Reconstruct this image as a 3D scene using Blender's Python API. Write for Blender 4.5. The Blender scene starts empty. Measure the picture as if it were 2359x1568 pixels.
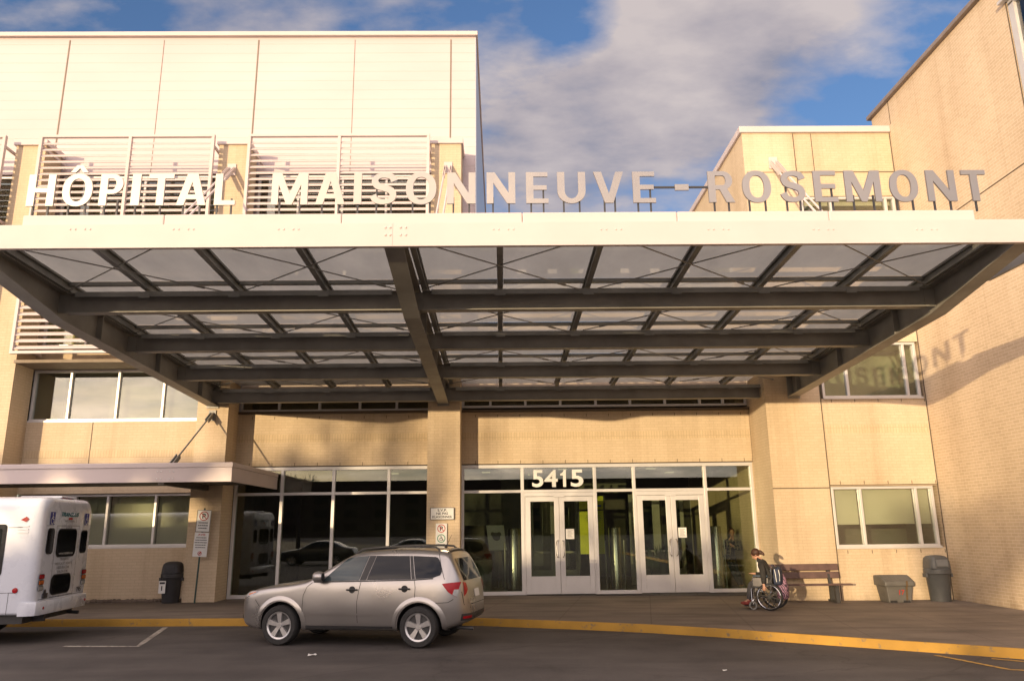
import bpy, bmesh, math, random
from mathutils import Vector, Matrix, Euler
from mathutils.bvhtree import BVHTree
random.seed(7)
scene = bpy.context.scene
C = scene.collection
PI = math.pi

# ------------------------------------------------------------------ survey helpers
# camera: 2.08 m above datum, looking along +Y, tilted up 13.6 degrees
CAMH = 2.08
ROWS = ((0.99984224, 0.0083139, 0.01569612), (-0.01330228, -0.23509742, 0.97188078), (-0.01177024, 0.97193625, 0.23494974))
FPX, PCX, PCY = 1790.0, 1179.5, 784.0
def _ray(px, py):
    c = (px - PCX, PCY - py, FPX)
    return [sum(r[i] * c[i] for i in range(3)) for r in ROWS]
def PY(px, py, Y):                      # point of the vertical plane at depth Y
    d = _ray(px, py); t = Y / d[1]
    return d[0] * t, CAMH + d[2] * t
def XY(px, py, Y): return PY(px, py, Y)[0]

# ------------------------------------------------------------------ ground heights
def lerp(a, b, t): return a + (b - a) * t
def road_z(x): return 0.10 - 0.012 * max(0.0, min(x + 1.0, 15.0))
def walk_z(x): return road_z(x) + 0.15

# ------------------------------------------------------------------ materials
MATS = {}
def new_mat(name):
    m = bpy.data.materials.new(name); m.use_nodes = True
    nt = m.node_tree; nt.nodes.clear()
    out = nt.nodes.new('ShaderNodeOutputMaterial')
    return m, nt, out
def N(nt, t, **kw):
    n = nt.nodes.new(t)
    for k, v in kw.items():
        if k in n.inputs.keys() if hasattr(n.inputs, 'keys') else False: n.inputs[k].default_value = v
        else: setattr(n, k, v)
    return n
def L(nt, a, b): nt.links.new(a, b)
def c4(c): return (c[0], c[1], c[2], 1.0)
def mix(nt, fac, a, b, mode='MIX'):
    n = nt.nodes.new('ShaderNodeMixRGB'); n.blend_type = mode
    for s, v in ((0, fac), (1, a), (2, b)):
        if hasattr(v, 'is_linked'): L(nt, v, n.inputs[s])
        elif s == 0: n.inputs[0].default_value = v
        else: n.inputs[s].default_value = c4(v)
    return n.outputs[0]
def ramp(nt, src, stops):
    r = nt.nodes.new('ShaderNodeValToRGB'); e = r.color_ramp.elements
    while len(e) < len(stops): e.new(0.5)
    for el, (p, c) in zip(e, stops):
        el.position = p; el.color = c4(c) if not isinstance(c, float) else (c, c, c, 1)
    L(nt, src, r.inputs[0]); return r.outputs[0]
def noise(nt, vec, scale, detail=4, rough=0.55):
    n = nt.nodes.new('ShaderNodeTexNoise'); n.inputs['Scale'].default_value = scale
    n.inputs['Detail'].default_value = detail; n.inputs['Roughness'].default_value = rough
    if vec is not None: L(nt, vec, n.inputs['Vector'])
    return n.outputs['Fac']
def mapping(nt, vec, scale=(1, 1, 1), rot=(0, 0, 0), loc=(0, 0, 0)):
    m = nt.nodes.new('ShaderNodeMapping')
    m.inputs['Scale'].default_value = scale; m.inputs['Rotation'].default_value = rot; m.inputs['Location'].default_value = loc
    L(nt, vec, m.inputs['Vector']); return m.outputs[0]
def wpos(nt): return nt.nodes.new('ShaderNodeNewGeometry').outputs['Position']
def bump(nt, h, strength, dist=0.01):
    b = nt.nodes.new('ShaderNodeBump'); b.inputs['Strength'].default_value = strength; b.inputs['Distance'].default_value = dist
    L(nt, h, b.inputs['Height']); return b.outputs[0]
def paint(name, col, rough=0.5, metal=0.0, var=0.12, scale=3.0, spec=0.5, coat=0.0, bmp=0.0, obj=True, aniso=None):
    if name in MATS: return MATS[name]
    m, nt, out = new_mat(name)
    p = nt.nodes.new('ShaderNodeBsdfPrincipled')
    tc = nt.nodes.new('ShaderNodeTexCoord').outputs['Object'] if obj else wpos(nt)
    f = noise(nt, tc, scale, 5)
    d = tuple(x * (1 - var) for x in col); u = tuple(min(1, x * (1 + var)) for x in col)
    L(nt, ramp(nt, f, [(0.3, d), (0.7, u)]), p.inputs['Base Color'])
    f2 = noise(nt, tc, scale * 6, 3)
    L(nt, ramp(nt, f2, [(0.2, max(0.02, rough * 0.8)), (0.8, min(1.0, rough * 1.2))]), p.inputs['Roughness'])
    p.inputs['Metallic'].default_value = metal; p.inputs['Specular IOR Level'].default_value = spec
    p.inputs['Coat Weight'].default_value = coat; p.inputs['Coat Roughness'].default_value = 0.06
    if bmp: L(nt, bump(nt, f2, bmp), p.inputs['Normal'])
    L(nt, p.outputs[0], out.inputs[0]); MATS[name] = m
    return m
def brick_mat(name, c1, c2, mortar, soldier=False, bw=0.235, rh=0.08, ms=0.007):
    m, nt, out = new_mat(name)
    g = nt.nodes.new('ShaderNodeNewGeometry')
    s = nt.nodes.new('ShaderNodeSeparateXYZ'); L(nt, g.outputs['Position'], s.inputs[0])
    sn = nt.nodes.new('ShaderNodeSeparateXYZ'); L(nt, g.outputs['True Normal'], sn.inputs[0])
    ab = nt.nodes.new('ShaderNodeMath'); ab.operation = 'ABSOLUTE'; L(nt, sn.outputs[0], ab.inputs[0])
    gt = nt.nodes.new('ShaderNodeMath'); gt.operation = 'GREATER_THAN'; gt.inputs[1].default_value = 0.6; L(nt, ab.outputs[0], gt.inputs[0])
    mx = nt.nodes.new('ShaderNodeMix'); mx.data_type = 'FLOAT'
    L(nt, gt.outputs[0], mx.inputs[0]); L(nt, s.outputs[0], mx.inputs[2]); L(nt, s.outputs[1], mx.inputs[3])
    cb = nt.nodes.new('ShaderNodeCombineXYZ')
    L(nt, mx.outputs[0], cb.inputs[1 if soldier else 0]); L(nt, s.outputs[2], cb.inputs[0 if soldier else 1])
    b = nt.nodes.new('ShaderNodeTexBrick'); L(nt, cb.outputs[0], b.inputs['Vector'])
    b.inputs['Scale'].default_value = 1.0; b.inputs['Brick Width'].default_value = bw; b.inputs['Row Height'].default_value = rh
    b.inputs['Mortar Size'].default_value = ms; b.inputs['Mortar Smooth'].default_value = 0.25; b.inputs['Bias'].default_value = 0.0
    b.inputs['Color1'].default_value = c4(c1); b.inputs['Color2'].default_value = c4(c2); b.inputs['Mortar'].default_value = c4(mortar)
    if soldier: b.offset = 0.0
    big = noise(nt, mapping(nt, g.outputs['Position'], (1, 1, 0.45)), 0.55, 6, 0.6)
    col = mix(nt, 1.0, b.outputs['Color'], ramp(nt, big, [(0.25, (0.82, 0.80, 0.77)), (0.7, (1.05, 1.05, 1.06))]), 'MULTIPLY')
    fine = noise(nt, g.outputs['Position'], 38, 3)
    col = mix(nt, 1.0, col, ramp(nt, fine, [(0.2, (0.9, 0.9, 0.9)), (0.8, (1.07, 1.07, 1.07))]), 'MULTIPLY')
    lowz = ramp(nt, s.outputs[2], [(0.0, 0.0), (0.9, 1.0)]); dn = noise(nt, mapping(nt, g.outputs['Position'], (1.3, 1.3, 0.5)), 1.6, 7, 0.65)
    dm = nt.nodes.new('ShaderNodeMath'); dm.operation = 'ADD'; L(nt, lowz, dm.inputs[0]); L(nt, dn, dm.inputs[1])
    col = mix(nt, 1.0, col, ramp(nt, dm.outputs[0], [(0.45, (0.68, 0.66, 0.64)), (0.8, (1.0, 1.0, 1.0))]), 'MULTIPLY')
    strk = noise(nt, mapping(nt, g.outputs['Position'], (2.2, 2.2, 0.10)), 1.0, 6, 0.6)
    col = mix(nt, 1.0, col, ramp(nt, strk, [(0.30, (0.88, 0.86, 0.84)), (0.5, (1.0, 1.0, 1.0))]), 'MULTIPLY')
    p = nt.nodes.new('ShaderNodeBsdfPrincipled'); p.inputs['Roughness'].default_value = 0.85
    p.inputs['Specular IOR Level'].default_value = 0.25
    L(nt, col, p.inputs['Base Color'])
    inv = nt.nodes.new('ShaderNodeMath'); inv.operation = 'SUBTRACT'; inv.inputs[0].default_value = 1.0; L(nt, b.outputs['Fac'], inv.inputs[1])
    L(nt, bump(nt, inv.outputs[0], 0.25, 0.006), p.inputs['Normal'])
    L(nt, p.outputs[0], out.inputs[0]); MATS[name] = m
    return m
def glass_mat(name, tint, refl=0.12, gcol=(1, 1, 1), rough=0.0, wav=0.0):
    m, nt, out = new_mat(name)
    t = nt.nodes.new('ShaderNodeBsdfTransparent'); t.inputs[0].default_value = c4(tint)
    g = nt.nodes.new('ShaderNodeBsdfGlossy'); g.inputs[0].default_value = c4(gcol); g.inputs['Roughness'].default_value = rough
    lw = nt.nodes.new('ShaderNodeFresnel'); lw.inputs['IOR'].default_value = 1.5
    ad = nt.nodes.new('ShaderNodeMath'); ad.operation = 'ADD'; ad.use_clamp = True; ad.inputs[1].default_value = refl; L(nt, lw.outputs[0], ad.inputs[0])
    if wav:
        nz = noise(nt, wpos(nt), 0.8, 2)
        L(nt, bump(nt, nz, wav, 0.02), g.inputs['Normal'])
    mx = nt.nodes.new('ShaderNodeMixShader'); L(nt, ad.outputs[0], mx.inputs[0]); L(nt, t.outputs[0], mx.inputs[1]); L(nt, g.outputs[0], mx.inputs[2])
    L(nt, mx.outputs[0], out.inputs[0]); MATS[name] = m
    return m
def emit_mat(name, col, s):
    m, nt, out = new_mat(name); e = nt.nodes.new('ShaderNodeEmission'); e.inputs[0].default_value = c4(col); e.inputs[1].default_value = s
    L(nt, e.outputs[0], out.inputs[0]); MATS[name] = m; return m

BRICK = brick_mat('buff_brick', (0.63, 0.51, 0.36), (0.595, 0.478, 0.333), (0.53, 0.425, 0.30))
BRICK2 = brick_mat('buff_brick_light_mortar', (0.62, 0.49, 0.345), (0.555, 0.435, 0.30), (0.70, 0.58, 0.43), ms=0.0085)
SOLD = brick_mat('buff_brick_soldier', (0.63, 0.505, 0.34), (0.58, 0.46, 0.305), (0.47, 0.37, 0.25), soldier=True)
WHITE = paint('white_metal', (0.59, 0.51, 0.49), 0.5, 0.0, 0.04, 0.7, spec=0.2, obj=False)
FASC = paint('fascia_metal', (0.57, 0.49, 0.475), 0.42, 0.0, 0.06, 0.6, spec=0.3, obj=False)
ALU = paint('aluminium_frame', (0.60, 0.585, 0.575), 0.4, 0.25, 0.05, 2.0, obj=False)
STEEL = paint('grey_painted_steel', (0.27, 0.258, 0.232), 0.5, 0.1, 0.22, 1.2, obj=False)
ZINC = paint('galvanised_steel', (0.26, 0.26, 0.245), 0.45, 0.3, 0.2, 2.0, obj=False)
RUBBER = paint('black_rubber', (0.018, 0.018, 0.018), 0.75)
BLACK = paint('black_plastic', (0.02, 0.02, 0.021), 0.45)
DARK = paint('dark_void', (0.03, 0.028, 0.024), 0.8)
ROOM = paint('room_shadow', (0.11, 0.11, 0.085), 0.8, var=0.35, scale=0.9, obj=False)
BLIND = paint('green_grey_blind', (0.60, 0.565, 0.47), 0.8, var=0.05, scale=1.0)
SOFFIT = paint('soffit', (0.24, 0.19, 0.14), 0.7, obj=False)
CHROME = paint('chrome', (0.75, 0.75, 0.75), 0.14, 1.0, 0.05)
STAIN = paint('stainless_steel', (0.55, 0.54, 0.52), 0.2, 1.0, 0.08)
JOINT = paint('panel_joint_tan', (0.20, 0.165, 0.13), 0.8, obj=False)
SEAL = paint('dark_sealant', (0.10, 0.075, 0.05), 0.8, obj=False)
PAPER = paint('white_paper', (0.78, 0.77, 0.74), 0.7, var=0.03)
INK = paint('black_ink', (0.025, 0.025, 0.03), 0.6)
REDINK = paint('red_ink', (0.45, 0.03, 0.02), 0.5)
GREENINK = paint('green_ink', (0.02, 0.22, 0.12), 0.5)
SIGNW = paint('sign_white', (0.70, 0.70, 0.68), 0.4, var=0.06, scale=5)
GLASS = glass_mat('window_glass', (0.84, 0.87, 0.82), 0.07)
GLASSD = glass_mat('entrance_glass', (0.80, 0.84, 0.74), 0.03)

# white insulated metal panels: thin horizontal lines
def panel_mat():
    m, nt, out = new_mat('white_panel')
    g = wpos(nt); s = nt.nodes.new('ShaderNodeSeparateXYZ'); L(nt, g, s.inputs[0])
    md = nt.nodes.new('ShaderNodeMath'); md.operation = 'FRACT'
    mu = nt.nodes.new('ShaderNodeMath'); mu.operation = 'MULTIPLY'; mu.inputs[1].default_value = 1 / 0.345; L(nt, s.outputs[2], mu.inputs[0]); L(nt, mu.outputs[0], md.inputs[0])
    big = noise(nt, mapping(nt, g, (0.3, 1, 1)), 0.7, 4)
    base = ramp(nt, big, [(0.3, (0.55, 0.465, 0.465)), (0.7, (0.60, 0.51, 0.51))])
    col = mix(nt, ramp(nt, md.outputs[0], [(0.0, 0.55), (0.05, 0.0), (0.97, 0.0), (1.0, 0.55)]), base, (0.36, 0.31, 0.25))
    p = nt.nodes.new('ShaderNodeBsdfPrincipled'); L(nt, col, p.inputs['Base Color']); p.inputs['Roughness'].default_value = 0.5; p.inputs['Specular IOR Level'].default_value = 0.2
    L(nt, bump(nt, ramp(nt, md.outputs[0], [(0.0, 0.0), (0.05, 1.0), (0.96, 1.0), (1.0, 0.0)]), 0.4, 0.01), p.inputs['Normal'])
    L(nt, p.outputs[0], out.inputs[0]); return m
PANEL = panel_mat()
def ribbed_mat():
    m, nt, out = new_mat('ribbed_blue_grey_panel')
    g = wpos(nt); s = nt.nodes.new('ShaderNodeSeparateXYZ'); L(nt, g, s.inputs[0])
    w = nt.nodes.new('ShaderNodeMath'); w.operation = 'SINE'; mu = nt.nodes.new('ShaderNodeMath'); mu.operation = 'MULTIPLY'; mu.inputs[1].default_value = 9.0
    L(nt, s.outputs[1], mu.inputs[0]); L(nt, mu.outputs[0], w.inputs[0])
    p = nt.nodes.new('ShaderNodeBsdfPrincipled'); p.inputs['Base Color'].default_value = (0.45, 0.45, 0.46, 1); p.inputs['Metallic'].default_value = 0.75; p.inputs['Roughness'].default_value = 0.3
    L(nt, bump(nt, w.outputs[0], 0.5, 0.04), p.inputs['Normal'])
    L(nt, p.outputs[0], out.inputs[0]); return m
RIBBED = ribbed_mat()
def asphalt_mat():
    m, nt, out = new_mat('worn_asphalt'); g = wpos(nt)
    f = noise(nt, g, 90, 4, 0.7); b = noise(nt, g, 0.45, 6, 0.62); st = noise(nt, mapping(nt, g, (0.25, 1.6, 1), (0, 0, 0.2)), 0.9, 5)
    col = ramp(nt, f, [(0.25, (0.044, 0.040, 0.0385)), (0.75, (0.112, 0.102, 0.097))])
    col = mix(nt, 1.0, col, ramp(nt, b, [(0.3, (0.64, 0.63, 0.63)), (0.68, (1.25, 1.22, 1.18))]), 'MULTIPLY')
    col = mix(nt, 1.0, col, ramp(nt, st, [(0.3, (0.8, 0.8, 0.8)), (0.6, (1.07, 1.06, 1.05))]), 'MULTIPLY')
    vo = nt.nodes.new('ShaderNodeTexVoronoi'); vo.feature = 'DISTANCE_TO_EDGE'; vo.inputs['Scale'].default_value = 0.22
    wv = noise(nt, g, 1.6, 5); cbn = nt.nodes.new('ShaderNodeVectorMath'); cbn.operation = 'ADD'
    sc = nt.nodes.new('ShaderNodeVectorMath'); sc.operation = 'SCALE'; sc.inputs['Scale'].default_value = 1.4
    cmb = nt.nodes.new('ShaderNodeCombineXYZ'); L(nt, wv, cmb.inputs[0]); L(nt, wv, cmb.inputs[1]); L(nt, cmb.outputs[0], sc.inputs[0])
    L(nt, g, cbn.inputs[0]); L(nt, sc.outputs[0], cbn.inputs[1]); L(nt, cbn.outputs[0], vo.inputs['Vector'])
    col = mix(nt, ramp(nt, vo.outputs['Distance'], [(0.0, 0.5), (0.006, 0.0), (1.0, 0.0)]), col, (0.03, 0.027, 0.025))
    p = nt.nodes.new('ShaderNodeBsdfPrincipled'); L(nt, col, p.inputs['Base Color']); p.inputs['Roughness'].default_value = 0.88; p.inputs['Specular IOR Level'].default_value = 0.3
    L(nt, bump(nt, f, 0.35, 0.006), p.inputs['Normal']); L(nt, p.outputs[0], out.inputs[0]); return m
ASPH = asphalt_mat()
def concrete_mat():
    m, nt, out = new_mat('sidewalk_concrete'); g = wpos(nt)
    f = noise(nt, g, 60, 4, 0.7); b = noise(nt, g, 0.6, 6, 0.65); st = noise(nt, mapping(nt, g, (0.35, 1.5, 1), (0, 0, -0.3)), 1.3, 6)
    col = ramp(nt, f, [(0.25, (0.150, 0.124, 0.101)), (0.75, (0.215, 0.180, 0.149))])
    col = mix(nt, 1.0, col, ramp(nt, b, [(0.3, (0.70, 0.70, 0.71)), (0.65, (1.12, 1.10, 1.08))]), 'MULTIPLY')
    col = mix(nt, 1.0, col, ramp(nt, st, [(0.35, (0.72, 0.72, 0.73)), (0.55, (1.04, 1.04, 1.04))]), 'MULTIPLY')
    br = nt.nodes.new('ShaderNodeTexBrick'); L(nt, mapping(nt, g, rot=(0, 0, 0.18)), br.inputs['Vector']); br.offset = 0.0
    br.inputs['Scale'].default_value = 1; br.inputs['Brick Width'].default_value = 1.9; br.inputs['Row Height'].default_value = 2.4; br.inputs['Mortar Size'].default_value = 0.012; br.inputs['Mortar Smooth'].default_value = 0.4
    col = mix(nt, ramp(nt, br.outputs['Fac'], [(0.0, 0.0), (1.0, 0.55)]), col, (0.07, 0.056, 0.045))
    p = nt.nodes.new('ShaderNodeBsdfPrincipled'); L(nt, col, p.inputs['Base Color']); p.inputs['Roughness'].default_value = 0.85; p.inputs['Specular IOR Level'].default_value = 0.3
    L(nt, bump(nt, f, 0.25, 0.004), p.inputs['Normal']); L(nt, p.outputs[0], out.inputs[0]); return m
CONC = concrete_mat()
def worn_paint(name, col, under, lo=0.36, hi=0.46, sc=7.0):
    m, nt, out = new_mat(name); g = wpos(nt)
    f = noise(nt, g, sc, 8, 0.72); v = noise(nt, g, 1.1, 4)
    c = mix(nt, 1.0, col, ramp(nt, v, [(0.3, (0.72, 0.70, 0.66)), (0.7, (1.1, 1.08, 1.05))]), 'MULTIPLY')
    c = mix(nt, ramp(nt, f, [(lo, 0.0), (hi, 1.0)]), under, c)
    p = nt.nodes.new('ShaderNodeBsdfPrincipled'); L(nt, c, p.inputs['Base Color']); p.inputs['Roughness'].default_value = 0.75
    L(nt, bump(nt, f, 0.3, 0.006), p.inputs['Normal']); L(nt, p.outputs[0], out.inputs[0]); return m
YELK = worn_paint('yellow_kerb_paint', (0.42, 0.235, 0.03), (0.18, 0.13, 0.065), 0.33, 0.43)
YELR = worn_paint('yellow_road_paint', (0.46, 0.27, 0.05), (0.08, 0.07, 0.06), 0.36, 0.50, 12)
WHTR = worn_paint('white_road_paint', (0.42, 0.39, 0.35), (0.08, 0.07, 0.065), 0.38, 0.52, 14)
def canopy_glass():
    m, nt, out = new_mat('milky_canopy_glass'); g = wpos(nt)
    d = nt.nodes.new('ShaderNodeBsdfDiffuse'); t = nt.nodes.new('ShaderNodeBsdfTranslucent'); gl = nt.nodes.new('ShaderNodeBsdfGlossy'); gl.inputs['Roughness'].default_value = 0.03
    n = noise(nt, mapping(nt, g, (1, .4, 1)), 1.1, 8, .65); cc = ramp(nt, n, [(0.25, (0.36, 0.355, 0.325)), (0.5, (0.43, 0.425, 0.39)), (0.75, (0.51, 0.50, 0.455))])
    L(nt, cc, d.inputs[0]); L(nt, cc, t.inputs[0])
    a = nt.nodes.new('ShaderNodeMixShader'); a.inputs[0].default_value = 0.62; L(nt, d.outputs[0], a.inputs[1]); L(nt, t.outputs[0], a.inputs[2])
    fr = nt.nodes.new('ShaderNodeFresnel'); fr.inputs['IOR'].default_value = 2.1
    b = nt.nodes.new('ShaderNodeMixShader'); L(nt, fr.outputs[0], b.inputs[0]); L(nt, a.outputs[0], b.inputs[1]); L(nt, gl.outputs[0], b.inputs[2])
    L(nt, b.outputs[0], out.inputs[0]); return m
CGLASS = canopy_glass()

# ------------------------------------------------------------------ mesh builder
class MB:
    def __init__(s, T=None): s.V = []; s.F = []; s.M = []; s.T = T; s.mi = 0
    def v(s, p):
        p = Vector(p)
        if s.T is not None: p = s.T @ p if isinstance(s.T, Matrix) else Vector(s.T(p))
        s.V.append(p); return len(s.V) - 1
    def f(s, idx): s.F.append(tuple(idx)); s.M.append(s.mi)
    def poly(s, pts): s.f([s.v(p) for p in pts])
    def box(s, x0, x1, y0, y1, z0, z1):
        i = [s.v((x, y, z)) for z in (z0, z1) for y in (y0, y1) for x in (x0, x1)]
        for q in ((0, 2, 3, 1), (4, 5, 7, 6), (0, 1, 5, 4), (2, 6, 7, 3), (0, 4, 6, 2), (1, 3, 7, 5)): s.f([i[k] for k in q])
        return s
    def prism(s, prof, a0, a1, axis='x'):      # prof = list of 2D points; axis x: (y,z), y: (x,z), z: (x,y)
        mk = {'x': lambda a, p: (a, p[0], p[1]), 'y': lambda a, p: (p[0], a, p[1]), 'z': lambda a, p: (p[0], p[1], a)}[axis]
        A = [s.v(mk(a0, p)) for p in prof]; B = [s.v(mk(a1, p)) for p in prof]; n = len(prof)
        s.f(A[::-1]); s.f(B)
        for k in range(n): s.f((A[k], A[(k + 1) % n], B[(k + 1) % n], B[k]))
        return s
    def loft(s, rings, closed=True, cap=True):
        R = [[s.v(p) for p in r] for r in rings]; n = len(R[0])
        for a, b in zip(R[:-1], R[1:]):
            for k in range(n if closed else n - 1):
                s.f((a[k], a[(k + 1) % n], b[(k + 1) % n], b[k]))
        if cap and closed: s.f(R[0][::-1]); s.f(R[-1])
        return s
    def tube(s, pts, r, n=8, r1=None):
        pts = [Vector(p) for p in pts]; m = len(pts); rings = []
        ref = Vector((0, 0, 1))
        for i, p in enumerate(pts):
            d = (pts[min(i + 1, m - 1)] - pts[max(i - 1, 0)]).normalized()
            u = d.cross(ref)
            if u.length < 1e-3: u = d.cross(Vector((0, 1, 0)))
            u.normalize(); w = u.cross(d)
            rr = r if r1 is None else lerp(r, r1, i / (m - 1))
            rings.append([p + (u * math.cos(2 * PI * k / n) + w * math.sin(2 * PI * k / n)) * rr for k in range(n)])
        return s.loft(rings)
    def bar(s, p0, p1, w, h, up=(0, 0, 1)):    # rectangular bar
        p0, p1 = Vector(p0), Vector(p1); d = (p1 - p0).normalized(); u = d.cross(Vector(up)).normalized(); q = u.cross(d)
        R = [[p + u * (a * w / 2) + q * (b * h / 2) for a, b in ((-1, -1), (1, -1), (1, 1), (-1, 1))] for p in (p0, p1)]
        return s.loft(R)
    def lathe(s, prof, o=(0, 0, 0), n=24, axis='z', cap=False):
        o = Vector(o); rings = []
        if not cap and prof[0][0] > .01 and prof[-1][0] > .01: prof = list(prof) + [prof[0]]; torus = True
        else: torus = False
        for r, h in prof:
            ring = []
            for k in range(n):
                a = 2 * PI * k / n; c, t = r * math.cos(a), r * math.sin(a)
                ring.append(o + Vector({'z': (c, t, h), 'y': (c, h, t), 'x': (h, c, t)}[axis]))
            rings.append(ring)
        return s.loft(rings, cap=not torus)
    def sphere(s, o, r, n=12, m=8):
        rx, ry, rz = r if isinstance(r, (tuple, list)) else (r, r, r)
        prof = [(math.sin(PI * i / m), -math.cos(PI * i / m)) for i in range(m + 1)]
        prof[0] = (0.02, -1); prof[-1] = (0.02, 1)
        o = Vector(o)
        return s.loft([[o + Vector((rx * q * math.cos(2 * PI * k / n), ry * q * math.sin(2 * PI * k / n), rz * h)) for k in range(n)] for q, h in prof])
    # flat marks in the local XY plane (use with T)
    def rect(s, x0, x1, y0, y1, z=0): s.poly([(x0, y0, z), (x1, y0, z), (x1, y1, z), (x0, y1, z)]); return s
    def rrect(s, x0, x1, y0, y1, r, z=0, n=5):
        pts = []
        for cx, cy, a in ((x1 - r, y1 - r, 0), (x0 + r, y1 - r, 90), (x0 + r, y0 + r, 180), (x1 - r, y0 + r, 270)):
            for k in range(n + 1):
                t = math.radians(a + 90 * k / n); pts.append((cx + r * math.cos(t), cy + r * math.sin(t), z))
        s.poly(pts); return s
    def disc(s, cx, cy, r, z=0, n=20): s.poly([(cx + r * math.cos(2 * PI * k / n), cy + r * math.sin(2 * PI * k / n), z) for k in range(n)]); return s
    def ring(s, cx, cy, r0, r1, z=0, n=28, a0=0, a1=360):
        full = abs(a1 - a0) >= 360; st = n if full else n + 1
        A = [[s.v((cx + r * math.cos(math.radians(a0 + (a1 - a0) * k / n)), cy + r * math.sin(math.radians(a0 + (a1 - a0) * k / n)), z)) for k in range(st)] for r in (r0, r1)]
        for k in range(n):
            j = (k + 1) % st; s.f((A[0][k], A[1][k], A[1][j], A[0][j]))
        return s
    def stroke(s, pts, w, z=0):
        for a, b in zip(pts[:-1], pts[1:]):
            d = Vector((b[0] - a[0], b[1] - a[1])); d.normalize(); n = Vector((-d.y, d.x)) * w / 2
            s.poly([(a[0] - n.x, a[1] - n.y, z), (b[0] - n.x, b[1] - n.y, z), (b[0] + n.x, b[1] + n.y, z), (a[0] + n.x, a[1] + n.y, z)])
        return s
    def data(s, name, mats, smooth=None):
        me = bpy.data.meshes.new(name); me.from_pydata(s.V, [], s.F)
        for m in (mats if isinstance(mats, (list, tuple)) else [mats]): me.materials.append(m)
        me.polygons.foreach_set('material_index', s.M)
        bm = bmesh.new(); bm.from_mesh(me)
        if s.__dict__.get('weld'): bmesh.ops.remove_doubles(bm, verts=bm.verts, dist=1e-4)
        if not s.__dict__.get('flat'): bmesh.ops.recalc_face_normals(bm, faces=bm.faces)
        bm.to_mesh(me); bm.free()
        if smooth is not None:
            me.polygons.foreach_set('use_smooth', [True] * len(me.polygons))
            me.set_sharp_from_angle(angle=math.radians(smooth))
        return me
    def obj(s, name, mats, parent=None, smooth=None, bevel=0, local=False):
        o = bpy.data.objects.new(name, s.data(name, mats, smooth)); C.objects.link(o)
        if bevel:
            b = o.modifiers.new('bevel', 'BEVEL'); b.width = bevel; b.segments = 2; b.limit_method = 'ANGLE'; b.angle_limit = math.radians(40)
        if parent is not None: adopt(o, parent, local)
        return o
def root_of(o):
    while o.parent: o = o.parent
    return o
def adopt(o, parent, local=False):
    o.parent = parent
    if not local:
        r = root_of(parent); o.matrix_parent_inverse = Matrix.Identity(4)
        if parent is r: o.matrix_parent_inverse = Matrix.Translation(-r.location)
def tag(o, label=None, cat=None, group=None, kind=None):
    if label: o['label'] = label
    if cat: o['category'] = cat
    if group: o['group'] = group
    if kind: o['kind'] = kind
    return o
def thing(name, label, cat, loc=(0, 0, 0), rz=0.0, group=None):
    o = bpy.data.objects.new(name, None); C.objects.link(o); o.empty_display_size = 0.2
    o.location = loc; o.rotation_euler = (0, 0, rz)
    return tag(o, label, cat, group)
def copy_tree(o, parent=None):
    c = o.copy(); C.objects.link(c); c.parent = parent
    for ch in list(o.children): copy_tree(ch, c)
    return c
def evaluated(o, name):
    dg = bpy.context.evaluated_depsgraph_get(); dg.update()
    me = bpy.data.meshes.new_from_object(o.evaluated_get(dg)); me.name = name
    return me
def text_poly(body, size=1.0, offset=0.0, extrude=0.0, width=None, height=None, align='CENTER', shear=0.0, space=1.0):
    cu = bpy.data.curves.new('t', 'FONT'); cu.body = body; cu.size = size; cu.offset = offset; cu.extrude = extrude; cu.align_x = align
    cu.shear = shear; cu.resolution_u = 4; cu.space_character = space
    o = bpy.data.objects.new('t', cu); C.objects.link(o); bpy.context.view_layer.update()
    me = evaluated(o, body); bpy.data.objects.remove(o); bpy.data.curves.remove(cu)
    vs = [v.co.copy() for v in me.vertices]; fs = [tuple(p.vertices) for p in me.polygons]
    bpy.data.meshes.remove(me)
    x0 = min(v.x for v in vs); x1 = max(v.x for v in vs); y0 = min(v.y for v in vs); y1 = max(v.y for v in vs)
    sx = (width / (x1 - x0)) if width else 1.0; sy = (height / (y1 - y0)) if height else (sx if width else 1.0)
    if width is None and height: sx = sy
    ox = (x0 + x1) / 2 if align == 'CENTER' else x0
    return [Vector(((v.x - ox) * sx, (v.y - y0) * sy, v.z)) for v in vs], fs
def add_text(mb, body, x, y, z=0.0, **kw):
    vs, fs = text_poly(body, **kw); ids = [mb.v((p.x + x, p.y + y, p.z + z)) for p in vs]
    for f in fs: mb.f([ids[i] for i in f])
    return mb
def frame(o, u, v):                          # local XY plane -> world, normal = u x v
    u = Vector(u).normalized(); v = Vector(v).normalized(); n = u.cross(v)
    return Matrix(((u.x, v.x, n.x, o[0]), (u.y, v.y, n.y, o[1]), (u.z, v.z, n.z, o[2]), (0, 0, 0, 1)))
def front(o): return frame(o, (1, 0, 0), (0, 0, 1))   # faces the camera side (-Y)
def wheelchair_mark(mb, cx, cy, s, z=0):
    mb.disc(cx - 0.05 * s, cy + 0.40 * s, 0.085 * s, z, 12)
    mb.stroke([(cx - 0.05 * s, cy + 0.30 * s), (cx - 0.02 * s, cy - 0.02 * s), (cx + 0.2 * s, cy - 0.02 * s), (cx + 0.3 * s, cy - 0.36 * s), (cx + 0.4 * s, cy - 0.32 * s)], 0.085 * s, z)
    mb.stroke([(cx - 0.04 * s, cy + 0.16 * s), (cx + 0.18 * s, cy + 0.14 * s)], 0.07 * s, z)
    mb.ring(cx - 0.03 * s, cy - 0.16 * s, 0.2 * s, 0.275 * s, z, 18, 100, 380)

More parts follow.
